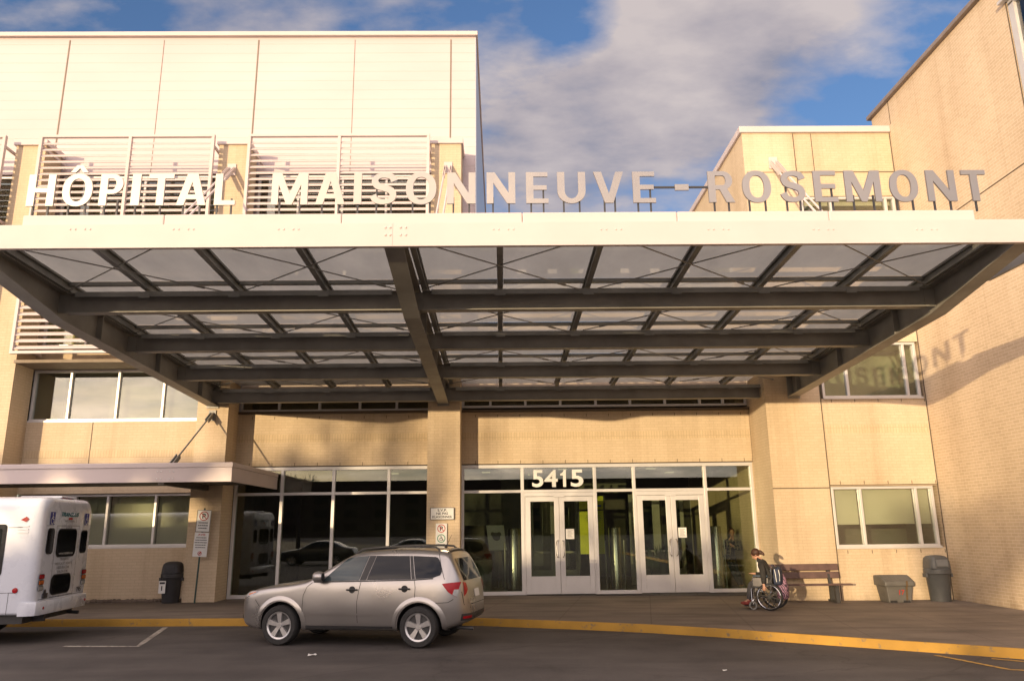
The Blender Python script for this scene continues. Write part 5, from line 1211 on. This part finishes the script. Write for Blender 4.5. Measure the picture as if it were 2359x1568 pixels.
def head_parts(o, f, up):
    """ellipsoid head at o facing f"""
    f = Vector(f).normalized(); up = Vector(up); up = (up - f * up.dot(f)).normalized(); r = f.cross(up)
    m = MB(Matrix(((f.x, r.x, up.x, o[0]), (f.y, r.y, up.y, o[1]), (f.z, r.z, up.z, o[2]), (0, 0, 0, 1))))
    m.sphere((0, 0, .03), (.095, .075, .098), 16, 12); m.sphere((.018, 0, -.045), (.068, .058, .075), 14, 10)
    m.sphere((.098, 0, -.012), (.020, .013, .022), 8, 6); m.loft([[(.085, -.008, .03), (.085, .008, .03), (.075, 0, .03)], [(.112, -.013, -.018), (.112, .013, -.018), (.085, 0, -.02)]])
    for sg in (-1, 1): m.sphere((-.01, sg * .076, .0), (.022, .010, .032), 8, 6); m.sphere((.074, sg * .030, .024), (.016, .018, .012), 8, 6)
    m.sphere((.082, 0, -.058), (.016, .026, .008), 8, 5)
    return m, Matrix(((f.x, r.x, up.x, o[0]), (f.y, r.y, up.y, o[1]), (f.z, r.z, up.z, o[2]), (0, 0, 0, 1)))
def fingers(J, B, wrist, palm, d, side, curl, s=1.0, tag_=''):
    """five bent fingers from the palm; d = pointing direction, side = across the palm, curl = bending direction"""
    d, side, curl = Vector(d).normalized(), Vector(side).normalized(), Vector(curl).normalized(); P = Vector(palm)
    for i, (o, l) in enumerate(((-.030, .068), (-.010, .078), (.010, .073), (.030, .058))):
        base = P + d * .035 * s + side * o * s; a, b_ = base + (d + curl * .25).normalized() * l * .45 * s, None
        b_ = a + (d * .6 + curl * .8).normalized() * l * .4 * s
        n0, n1, n2 = [tag_ + 'f%d%d' % (i, k) for k in range(3)]
        J[n0] = (base, .010 * s); J[n1] = (a, .009 * s); J[n2] = (b_, .0075 * s); B += [(tag_ + 'palm', n0), (n0, n1), (n1, n2)]
    t0 = P - side * .034 * s; t1 = t0 + (d * .5 - side * .6 + curl * .4).normalized() * .035 * s; t2 = t1 + (d * .9 + curl * .4).normalized() * .030 * s
    J[tag_ + 't0'] = (t0, .012 * s); J[tag_ + 't1'] = (t1, .010 * s); J[tag_ + 't2'] = (t2, .008 * s); B += [(tag_ + 'palm', tag_ + 't0'), (tag_ + 't0', tag_ + 't1'), (tag_ + 't1', tag_ + 't2')]
SKIN = paint('skin', (.50, .27, .18), .5, var=.06)
HAIR = paint('dark_brown_hair', (.055, .022, .012), .55, var=.5, scale=20)
COAT = paint('black_coat', (.022, .02, .018), .85, var=.3, scale=5, bmp=.2)
JEANS = paint('dark_jeans', (.035, .045, .07), .85, var=.3, scale=8, bmp=.2)
GREYT = paint('grey_trousers', (.07, .066, .068), .85, var=.2, scale=8, bmp=.2)
SHOE = paint('pale_shoe', (.30, .28, .25), .6)
DSHOE = paint('dark_shoe', (.04, .035, .035), .6)
# -- person in the wheelchair (local frame of the chair; +x ahead, +y toward the viewer's side)
def seated():
    T = WC
    hip = Vector((.04, 0, .60)); J = {}; B = []
    J['pelvis'] = (hip, .14, .13); J['waist'] = ((.05, 0, .74), .125, .12); J['chest'] = ((.12, 0, .93), .15, .13); J['neck0'] = ((.17, 0, 1.06), .07, .07); J['neck'] = ((.22, 0, 1.13), .052, .052); J['skull'] = ((.265, 0, 1.19), .055, .055)
    B += [('pelvis', 'waist'), ('waist', 'chest'), ('chest', 'neck0'), ('neck0', 'neck'), ('neck', 'skull')]
    for sg, n in ((1, 'l'), (-1, 'r')):
        J[n + 'sh'] = ((.14, sg * .19, 1.0), .065); J[n + 'el'] = ((.10, sg * .30, .76) if sg > 0 else (.20, sg * .27, .76), .048); J[n + 'wr'] = ((.10, sg * .325, .575) if sg > 0 else (.42, sg * .20, .79), .03)
        w_ = Vector(J[n + 'wr'][0]); e_ = Vector(J[n + 'el'][0]); dd = (w_ - e_).normalized(); pl = w_ + dd * .055
        J[n + 'palm'] = (pl, .034, .022); B += [('chest', n + 'sh'), (n + 'sh', n + 'el'), (n + 'el', n + 'wr'), (n + 'wr', n + 'palm')]
        fingers(J, B, w_, pl, dd, (1, 0, 0) if sg > 0 else (0, 1, 0), (0, -sg, 0) if sg > 0 else (0, 0, -1), 1.0, n)
        J[n + 'hp'] = ((.08, sg * .10, .60), .095); J[n + 'kn'] = ((.46, sg * .11, .60), .07); J[n + 'an'] = ((.53, sg * .11, .19), .042); J[n + 'to'] = ((.66, sg * .12, .13), .036)
        B += [('pelvis', n + 'hp'), (n + 'hp', n + 'kn'), (n + 'kn', n + 'an'), (n + 'an', n + 'to')]
    hm, HM = head_parts((.305, 0, 1.235), (.80, 0, -.60), (0, 0, 1))
    body = mesh_obj('person', skin_mesh('person', J, B, T, 'pelvis', hm, .007), SKIN)
    tag(body, 'person with dark hair in a black coat, seated bent forward in the wheelchair', 'person')
    K_ = {k: J[k] for k in J}; infl = lambda n, d: (J[n][0],) + tuple(r + d for r in J[n][1:])
    CJ = {n: infl(n, d) for n, d in (('pelvis', .025), ('waist', .035), ('chest', .035), ('neck0', .03), ('lsh', .028), ('rsh', .028), ('lel', .026), ('rel', .026), ('lwr', .022), ('rwr', .022))}
    CJ['hem'] = ((.06, 0, .52), .165, .17); CJ['collar'] = ((.215, 0, 1.10), .085, .085)
    CB = [('hem', 'pelvis'), ('pelvis', 'waist'), ('waist', 'chest'), ('chest', 'neck0'), ('neck0', 'collar'), ('chest', 'lsh'), ('lsh', 'lel'), ('lel', 'lwr'), ('chest', 'rsh'), ('rsh', 'rel'), ('rel', 'rwr')]
    mesh_obj('coat', skin_mesh('coat', CJ, CB, T, 'pelvis', None, .012), COAT, body)
    m = MB(T); m.sphere((.19, 0, 1.0), (.085, .15, .13), 14, 10); m.sphere((.14, 0, .85), (.10, .16, .16), 14, 10); m.loft([[(.20 + q * math.cos(2 * PI * k / 16) - .3 * (z - 1.08), q * 1.05 * math.sin(2 * PI * k / 16), z + .05 * math.cos(2 * PI * k / 16)) for k in range(16)] for q, z in ((.085, 1.04), (.105, 1.14))]); m.obj('coat_front', COAT, body, smooth=60)
    TJ = {'pelvis': ((.04, 0, .585), .13, .12)}; TB = []
    for n in 'lr':
        for q, d in (('hp', .012), ('kn', .014), ('an', .018)): TJ[n + q] = infl(n + q, d)
        TB += [('pelvis', n + 'hp'), (n + 'hp', n + 'kn'), (n + 'kn', n + 'an')]
    mesh_obj('trousers', skin_mesh('trousers', TJ, TB, T, 'pelvis', None, .012), GREYT, body)
    for sg in (1, -1):
        m = MB(T @ Matrix.Translation((.60, sg * .115, .135))); m.sphere((0, 0, 0), (.13, .05, .045), 14, 8); m.sphere((-.07, 0, .03), (.055, .048, .05), 10, 8); m.obj('shoe', paint('red_shoe', (.25, .04, .03), .6), body, smooth=60)
    m = MB(T @ HM); m.sphere((-.025, 0, .045), (.108, .096, .105), 18, 12)
    rr = random.Random(3)
    for k in range(150):
        a = rr.uniform(0, 2 * PI); b_ = rr.uniform(-.3, 1.4); v = Vector((math.cos(a) * math.cos(b_) * .1 - .03, math.sin(a) * math.cos(b_) * .09, .05 + .1 * math.sin(b_)))
        if v.x > .055 and v.z < .075: continue
        dv = (v - Vector((-.03, 0, .05))).normalized() * .022 + Vector((.035, rr.uniform(-.02, .02), -.05)); s2 = Vector((-dv.y, dv.x, 0)).normalized() * .009
        m.poly([v - s2, v + s2, v + dv * 1.0]); 
    m.sphere((-.125, 0, -.02), (.05, .04, .06), 12, 8); m.sphere((-.15, 0, -.07), (.035, .03, .06), 10, 8)
    m.obj('hair', HAIR, body, smooth=60)
    return body
seated()
# bags hung on the back of the chair
t = thing('backpack', 'navy backpack with white piping hung on the back of the wheelchair', 'backpack', tuple(WC @ Vector((-.17, .05, .6))))
NAVY = paint('navy_nylon', (.018, .026, .055), .7, var=.35, scale=9, bmp=.3)
m = MB(WC @ Matrix.Translation((-.17, .08, .76))); m.loft([[(a * x * 1.0, b * x, z) for a, b in ((-.09, -.15), (.06, -.15), (.09, 0), (.06, .15), (-.09, .15), (-.12, 0))] for z, x in ((-.20, .75), (-.17, .98), (0, 1.05), (.14, .95), (.21, .6))]); m.obj('bag_body', NAVY, t, smooth=60, bevel=.01)
m = MB(WC @ Matrix.Translation((-.17, .08, .76))); m.tube([(.02, .155, .16), (.0, .172, .05), (-.01, .168, -.12)], .008, 6); m.tube([(-.07, .15, .15), (-.09, .162, .04), (-.08, .155, -.1)], .008, 6); m.obj('piping', SIGNW, t)
m = MB(WC @ Matrix.Translation((-.17, .08, .76))); m.tube([(.05, .1, .18), (.09, .1, .26), (.07, .02, .26), (.05, -.05, .18)], .013, 6); m.obj('strap', NAVY, t)
def bagmat():
    mt, nt, out = new_mat('pink_zebra_fabric'); tcx = nt.nodes.new('ShaderNodeTexCoord').outputs['Object']
    wv = nt.nodes.new('ShaderNodeTexWave'); wv.inputs['Scale'].default_value = 9; wv.inputs['Distortion'].default_value = 9; wv.inputs['Detail'].default_value = 2; L(nt, mapping(nt, tcx, rot=(.4, .2, .6)), wv.inputs['Vector'])
    p = nt.nodes.new('ShaderNodeBsdfPrincipled'); L(nt, ramp(nt, wv.outputs['Fac'], [(.40, (.03, .02, .04)), (.55, (.36, .20, .28))]), p.inputs['Base Color']); p.inputs['Roughness'].default_value = .75; L(nt, p.outputs[0], out.inputs[0]); return mt
t = thing('tote_bag', 'sagging bag in pink and black zebra print hung behind the wheelchair', 'bag', tuple(WC @ Vector((-.2, -.02, .4))))
m = MB(WC @ Matrix.Translation((-.23, -.06, .47))); rr = random.Random(8)
m.loft([[(a * x + rr.uniform(-.012, .012), b * x, z) for a, b in ((-.10, -.16), (.0, -.19), (.09, -.15), (.09, .15), (.0, .19), (-.10, .16), (-.13, 0))] for z, x in ((-.24, .6), (-.20, 1.0), (-.05, 1.12), (.12, .95), (.26, .62), (.34, .3))]); m.obj('bag_body', bagmat(), t, smooth=70)
m = MB(WC @ Matrix.Translation((-.23, -.06, .47))); m.tube([(-.03, .06, .32), (.02, .10, .44), (.06, .02, .49), (.04, -.06, .44), (-.03, -.06, .32)], .012, 6); m.obj('handle', MATS.get('navy_nylon'), t)

# -- man leaning on the lobby wall
def leaning():
    T = Matrix.Translation((6.93, 24.35, FZ)); J = {}; B = []
    # local: +x toward the wall, -y toward the viewer; leaning with his back to the wall, body turned to the viewer
    J['pelvis'] = ((-.02, 0, .93), .13, .11); J['waist'] = ((.03, .01, 1.08), .12, .10); J['chest'] = ((.08, .02, 1.29), .15, .11); J['neck0'] = ((.11, .02, 1.44), .06, .06); J['neck'] = ((.105, .0, 1.51), .052, .052); J['skull'] = ((.10, -.01, 1.58), .055, .055)
    B += [('pelvis', 'waist'), ('waist', 'chest'), ('chest', 'neck0'), ('neck0', 'neck'), ('neck', 'skull')]
    pos = {'l': dict(sh=(.25, .06, 1.38), el=(.26, -.10, 1.13), wr=(.06, -.20, 1.24)), 'r': dict(sh=(-.08, -.02, 1.38), el=(-.20, -.13, 1.17), wr=(-.02, -.13, 1.43))}
    for n in 'lr':
        for q, r in (('sh', .06), ('el', .045), ('wr', .03)): J[n + q] = (pos[n][q], r)
        w_, e_ = Vector(pos[n]['wr']), Vector(pos[n]['el']); dd = (w_ - e_).normalized(); pl = w_ + dd * .055
        J[n + 'palm'] = (pl, .034, .022); B += [('chest', n + 'sh'), (n + 'sh', n + 'el'), (n + 'el', n + 'wr'), (n + 'wr', n + 'palm')]
        fingers(J, B, w_, pl, dd, (0, 1, .2) if n == 'r' else (0, .3, 1), (1, 0, 0) if n == 'r' else (0, 1, 0), 1.0, n)
    for n, k_, a_, t_ in (('l', (.16, -.08, .50), (.28, -.06, .09), (.30, -.20, .04)), ('r', (.03, -.10, .50), (.20, -.13, .09), (.18, -.28, .04))):
        J[n + 'hp'] = ((.09 if n == 'l' else -.09, -.01, .90), .092); J[n + 'kn'] = (k_, .062); J[n + 'an'] = (a_, .042); J[n + 'to'] = (t_, .034)
        B += [('pelvis', n + 'hp'), (n + 'hp', n + 'kn'), (n + 'kn', n + 'an'), (n + 'an', n + 'to')]
    hm, HM = head_parts((.095, -.03, 1.63), (-.25, -1, -.08), (0, 0, 1))
    body = mesh_obj('person', skin_mesh('person', J, B, T, 'pelvis', hm, .007), SKIN)
    tag(body, 'man in a plaid jacket and jeans leaning on the lobby wall, hand to his cheek', 'person')
    infl = lambda n, d: (J[n][0],) + tuple(r + d for r in J[n][1:])
    CJ = {n: infl(n, d) for n, d in (('pelvis', .022), ('waist', .03), ('chest', .03), ('neck0', .022), ('lsh', .03), ('rsh', .03), ('lel', .025), ('rel', .025), ('lwr', .02), ('rwr', .02))}
    CJ['hem'] = ((-.03, 0, .84), .155, .135)
    CB = [('hem', 'pelvis'), ('pelvis', 'waist'), ('waist', 'chest'), ('chest', 'neck0'), ('chest', 'lsh'), ('lsh', 'lel'), ('lel', 'lwr'), ('chest', 'rsh'), ('rsh', 'rel'), ('rel', 'rwr')]
    mt, nt, out = new_mat('plaid_wool'); g_ = wpos(nt); s_ = nt.nodes.new('ShaderNodeSeparateXYZ'); L(nt, g_, s_.inputs[0])
    def stripes(o_, f):
        mu = nt.nodes.new('ShaderNodeMath'); mu.operation = 'MULTIPLY'; mu.inputs[1].default_value = f; L(nt, o_, mu.inputs[0]); sn_ = nt.nodes.new('ShaderNodeMath'); sn_.operation = 'SINE'; L(nt, mu.outputs[0], sn_.inputs[0]); return ramp(nt, sn_.outputs[0], [(.45, 0.0), (.55, 1.0)])
    a_ = mix(nt, stripes(s_.outputs[2], 62), (.03, .026, .02), (.22, .18, .12)); a_ = mix(nt, stripes(s_.outputs[0], 62), a_, (.30, .24, .15)); a_ = mix(nt, .35, a_, (.05, .045, .035))
    p = nt.nodes.new('ShaderNodeBsdfPrincipled'); L(nt, a_, p.inputs['Base Color']); p.inputs['Roughness'].default_value = .9; L(nt, p.outputs[0], out.inputs[0])
    mesh_obj('jacket', skin_mesh('jacket', CJ, CB, T, 'pelvis', None, None, 2), mt, body)
    m = MB(T); m.loft([[(-.05, -.155, .84), (.10, -.15, .84), (.11, -.13, .86), (-.05, -.13, .86)], [(.0, -.155, 1.1), (.10, -.150, 1.1), (.11, -.12, 1.1), (.0, -.12, 1.1)], [(.06, -.14, 1.36), (.13, -.13, 1.36), (.13, -.10, 1.36), (.06, -.10, 1.36)]]); m.obj('shirt', COAT, body)
    TJ = {'pelvis': ((-.02, 0, .91), .125, .11)}; TB = []
    for n in 'lr':
        for q, d in (('hp', .012), ('kn', .016), ('an', .022)): TJ[n + q] = infl(n + q, d)
        TB += [('pelvis', n + 'hp'), (n + 'hp', n + 'kn'), (n + 'kn', n + 'an')]
    mesh_obj('jeans', skin_mesh('jeans', TJ, TB, T, 'pelvis', None, .012), JEANS, body)
    for (x, y) in ((.295, -.14), (.185, -.21)): m = MB(T @ Matrix.Translation((x, y, .045))); m.sphere((0, 0, 0), (.05, .135, .045), 14, 8); m.sphere((0, .07, .03), (.045, .05, .05), 10, 8); m.obj('shoe', SHOE, body, smooth=60)
    m = MB(T @ HM); m.sphere((-.022, 0, .052), (.102, .088, .095), 18, 12); m.obj('hair', HAIR, body, smooth=60)
leaning()

# ------------------------------------------------------------------ behind the viewpoint, unseen: trees and added blocks that shape shadows and reflections
OB = brick_mat('red_brown_brick', (.22, .12, .085), (.18, .10, .07), (.25, .2, .16))
t = thing('shadow_block', 'low brown brick block added unseen behind the viewpoint, stepped to shape the facade shadow', 'building', (-60, -40, .1))  # added out of view; wall heights stepped to place its shadow on the facade
m = MB(); m.box(-110, -46, -52, -39, 0, 7.75); m.box(-45.99, -40.61, -52, -39, 0, 5.0); m.box(-40.6, -31.6, -52, -39, 0, 6.38); m.prism([(-31.6, 0), (-31.6, 6.3), (-30.6, 5.6), (-30.2, 0)], -50, -39.2, 'y'); m.obj('wall', OB, t)
for k in range(14):
    x = -104 + 5 * k; g = MB(); g.box(x, x + 2.4, -38.99, -38.94, 1.2, 2.9); g.box(x, x + 2.4, -38.99, -38.94, 4.2, 5.7); g.obj('window', CARW, t)
BARK = paint('grey_bark', (.07, .055, .045), .9, var=.3)
def bare_tree(x, y, h, seed, lab, stem=None, bl=None):
    rr = random.Random(seed); t = thing('bare_tree', lab, 'tree', (x, y, .1), group='bare trees behind the viewpoint')
    tr = MB(); cr = MB()
    def grow(p, d, l, r, lev):
        q = p + d * l; (tr if lev < 1 else cr).tube([p, p.lerp(q, .5) + Vector((rr.uniform(-1, 1), rr.uniform(-1, 1), 0)) * l * .04, q], r, 5 if lev else 8, r * .68)
        if lev >= 5: return
        for k in range(rr.choice((2, 3, 3)) if lev else (14 if bl else 5)):
            a = Vector((rr.uniform(-1, 1), rr.uniform(-1, 1), rr.uniform(.1, 1))).normalized(); nd = (d * .75 + a * (.75 if lev else .6)).normalized()
            grow(q, nd, (bl if bl and not lev else l) * rr.uniform(.62, .82), r * (.74 if bl else .62), lev + 1)
    grow(Vector((x, y, 0)), Vector((rr.uniform(-.05, .05), 0, 1)), stem or h * .28, h * (.028 if x > -30 else .016), 0)
    tr.obj('trunk', BARK, t, smooth=40); cr.obj('crown', BARK, t)
for i, (x, y, h, stem, bl, lab) in enumerate([(-27.5, -37, 8.6, None, None, 'tall bare tree behind the viewpoint, right of the brown shadow block'), (-22.5, -43, 9.6, None, None, 'bare tree behind the viewpoint, farthest back of the row'), (-31.0, -33, 10.6, None, None, 'bare tree behind the viewpoint at the corner of the shadow block'), (-35.5, -36, 12.4, None, None, 'tallest bare tree in front of the brown shadow block'),
    (-46.0, -36, 9, 6.9, 1.0, 'slender unseen bare tree, crown shaped to shade the side canopy, leftmost of its row'), (-43.8, -36.4, 9, 6.8, 1.05, 'slender unseen bare tree, crown shaped to shade the side canopy, second from the left in its row'), (-41.6, -35.8, 9, 6.9, 1.0, 'slender unseen bare tree, crown shaped to shade the side canopy, third from the left in its row'), (-39.6, -36.2, 9, 6.8, 1.05, 'slender unseen bare tree, crown shaped to shade the side canopy, fourth from the left in its row'), (-37.6, -36, 9, 6.9, 1.0, 'slender unseen bare tree, crown shaped to shade the side canopy, rightmost of its row')]):  # slender row added, crowns set at heights that shade the side canopy
    bare_tree(x, y, h, 20 + i, lab, stem, bl)
DB = brick_mat('dark_brown_brick', (.10, .065, .05), (.08, .05, .04), (.12, .1, .08))
t = thing('reflection_block', 'long dark block added unseen behind the viewpoint to darken the entrance glass reflections', 'building', (20, -210, .1))  # added out of view so the entrance glass mirrors something dark
m = MB(); m.box(-90, 200, -222, -200, 0, 17.0); m.obj('wall', DB, t)
for k in range(30):
    x = -86 + 9.4 * k
    for z in (2, 6, 10): g = MB(); g.box(x, x + 4.0, -199.99, -199.9, z, z + 2.2); g.obj('window', CARW, t)
# ------------------------------------------------------------------ camera, sky, sun
cam = bpy.data.cameras.new('camera'); co = bpy.data.objects.new('camera', cam); C.objects.link(co); scene.camera = co
cam.sensor_width = 36; cam.lens = FPX / 2359 * 36; cam.clip_start = 0.1; cam.clip_end = 5000
R3 = Matrix(((ROWS[0][0], ROWS[0][1], -ROWS[0][2]), (ROWS[1][0], ROWS[1][1], -ROWS[1][2]), (ROWS[2][0], ROWS[2][1], -ROWS[2][2])))
co.matrix_world = Matrix.Translation((0, 0, CAMH)) @ R3.to_4x4()
AZ, EL = math.radians(28.5), math.radians(4.2)
sun = bpy.data.lights.new('sun', 'SUN'); so = bpy.data.objects.new('sun', sun); C.objects.link(so)
sun.energy = 4.8; sun.angle = math.radians(0.5); sun.color = (1.0, 0.755, 0.45)
d = Vector((math.sin(AZ) * math.cos(EL), math.cos(AZ) * math.cos(EL), -math.sin(EL)))
so.rotation_euler = d.to_track_quat('-Z', 'Y').to_euler(); so.location = (-40, -70, 20)
w = bpy.data.worlds.new('World'); scene.world = w; w.use_nodes = True; nt = w.node_tree; nt.nodes.clear()
out = nt.nodes.new('ShaderNodeOutputWorld'); bg = nt.nodes.new('ShaderNodeBackground'); bg.inputs['Strength'].default_value = 0.112
sky = nt.nodes.new('ShaderNodeTexSky'); sky.sky_type = 'NISHITA'; sky.sun_disc = False; sky.sun_elevation = EL; sky.sun_rotation = math.radians(180) + AZ; sky.air_density = 1.0; sky.dust_density = 1.0; sky.ozone_density = 1.6
tc = nt.nodes.new('ShaderNodeTexCoord').outputs['Generated']
sp = nt.nodes.new('ShaderNodeSeparateXYZ'); L(nt, tc, sp.inputs[0])
# project directions onto a flat cloud layer
mz = nt.nodes.new('ShaderNodeMath'); mz.operation = 'MAXIMUM'; mz.inputs[1].default_value = 0.0; L(nt, sp.outputs[2], mz.inputs[0])
az = nt.nodes.new('ShaderNodeMath'); az.operation = 'ADD'; az.inputs[1].default_value = 0.28; L(nt, mz.outputs[0], az.inputs[0])
dv = nt.nodes.new('ShaderNodeVectorMath'); dv.operation = 'DIVIDE'; cb = nt.nodes.new('ShaderNodeCombineXYZ')
for i in range(3): L(nt, az.outputs[0], cb.inputs[i])
L(nt, tc, dv.inputs[0]); L(nt, cb.outputs[0], dv.inputs[1])
def dirblob(px, py, inner, outer):
    v = Vector(_ray(px, py)).normalized()
    dt = nt.nodes.new('ShaderNodeVectorMath'); dt.operation = 'DOT_PRODUCT'; L(nt, tc, dt.inputs[0]); dt.inputs[1].default_value = v
    mr = nt.nodes.new('ShaderNodeMapRange'); mr.interpolation_type = 'SMOOTHSTEP'; mr.inputs[1].default_value = math.cos(math.radians(outer)); mr.inputs[2].default_value = math.cos(math.radians(inner)); L(nt, dt.outputs['Value'], mr.inputs[0]); return mr.outputs[0]
def mth(op, a, b):
    n = nt.nodes.new('ShaderNodeMath'); n.operation = op
    for s, v in ((0, a), (1, b)):
        if hasattr(v, 'is_linked'): L(nt, v, n.inputs[s])
        else: n.inputs[s].default_value = v
    return n.outputs[0]
blobs = None
for px, py, i, o, g in ((1700, 60, 1, 10.0, .20), (1560, 190, 1, 9, .28), (1800, 190, 1, 8, .17), (1250, 290, 1, 7, .26), (1420, 330, 1, 8, .26), (560, 10, 1, 7, .15), (1200, 420, 1, 7, .22), (1330, 30, 0, 4.5, -.28), (2150, 60, 0, 7.5, -.22), (1880, 330, 0, 6.5, -.26), (1440, 230, 0, 3.0, -.10), (180, 20, 0, 7, -.12), (1530, 420, 0, 3, -.12)):
    b = mth('MULTIPLY', dirblob(px, py, i, o), g); blobs = b if blobs is None else mth('ADD', blobs, b)
n1 = noise(nt, mapping(nt, dv.outputs[0], (2.1, 2.1, 2.1), (0, 0, 0.7), (3.3, 1.2, 0)), 1.4, 9, 0.58)
n2 = noise(nt, mapping(nt, dv.outputs[0], (4.2, 7.5, 5), (0, 0, 0.75), (1, 7, 2)), 1.15, 9, 0.53)
dens = mth('ADD', mth('ADD', mth('MULTIPLY', mth('SUBTRACT', mth('ADD', mth('MULTIPLY', n1, 0.55), mth('MULTIPLY', n2, 0.65)), 0.6), 1.75), 0.585), blobs)
cover = ramp(nt, dens, [(0.47, 0.0), (0.62, 0.36), (0.88, 0.86)])
shade = ramp(nt, mth('ADD', mth('MULTIPLY', n2, .8), mth('MULTIPLY', n1, .5)), [(0.48, (2.8, 2.7, 3.2)), (0.62, (4.6, 4.0, 4.0)), (0.78, (6.3, 5.4, 5.0))])
skc = mix(nt, 1.0, sky.outputs[0], (1.65, 1.95, 2.75), 'MULTIPLY')
# clouds glow toward the low sun behind the viewpoint, and cover more of that half of the sky
sd_ = nt.nodes.new('ShaderNodeVectorMath'); sd_.operation = 'DOT_PRODUCT'; L(nt, tc, sd_.inputs[0]); sd_.inputs[1].default_value = (-math.sin(AZ), -math.cos(AZ), .1)
gl = ramp(nt, mth('ADD', mth('MULTIPLY', sd_.outputs['Value'], .5), .5), [(0.35, (0.1, 0.1, 0.1)), (0.6, (0.28, 0.27, 0.265)), (0.8, (0.45, 0.43, 0.415)), (1.0, (0.75, 0.68, 0.60))])
shade = mix(nt, 1.0, mix(nt, 1.0, shade, gl, 'MULTIPLY'), (10.0, 10.0, 10.0), 'MULTIPLY')
back = ramp(nt, sd_.outputs['Value'], [(0.0, 0.0), (0.5, 0.75)])
up = ramp(nt, sp.outputs[2], [(0.66, 0.0), (0.85, 0.85)])  # brighter overhead cloud, added out of view to light the canopy glass
cover = mth('MAXIMUM', cover, mth('MULTIPLY', up, ramp(nt, n1, [(.3, .5), (.55, 1.0)])))
shade = mix(nt, up, shade, mix(nt, 1.0, shade, (2.0, 2.0, 1.95), 'MULTIPLY'))
cover = mth('MAXIMUM', cover, mth('MULTIPLY', back, ramp(nt, n1, [(.35, .35), (.6, 1.0)])))
col = mix(nt, cover, skc, shade)
L(nt, col, bg.inputs[0]); L(nt, bg.outputs[0], out.inputs[0])
scene.view_settings.view_transform = 'Standard'; scene.view_settings.look = 'None'; scene.view_settings.exposure = 0; scene.view_settings.gamma = 1
scene.cycles.max_bounces = 8; scene.cycles.transparent_max_bounces = 16; scene.cycles.sample_clamp_indirect = 6
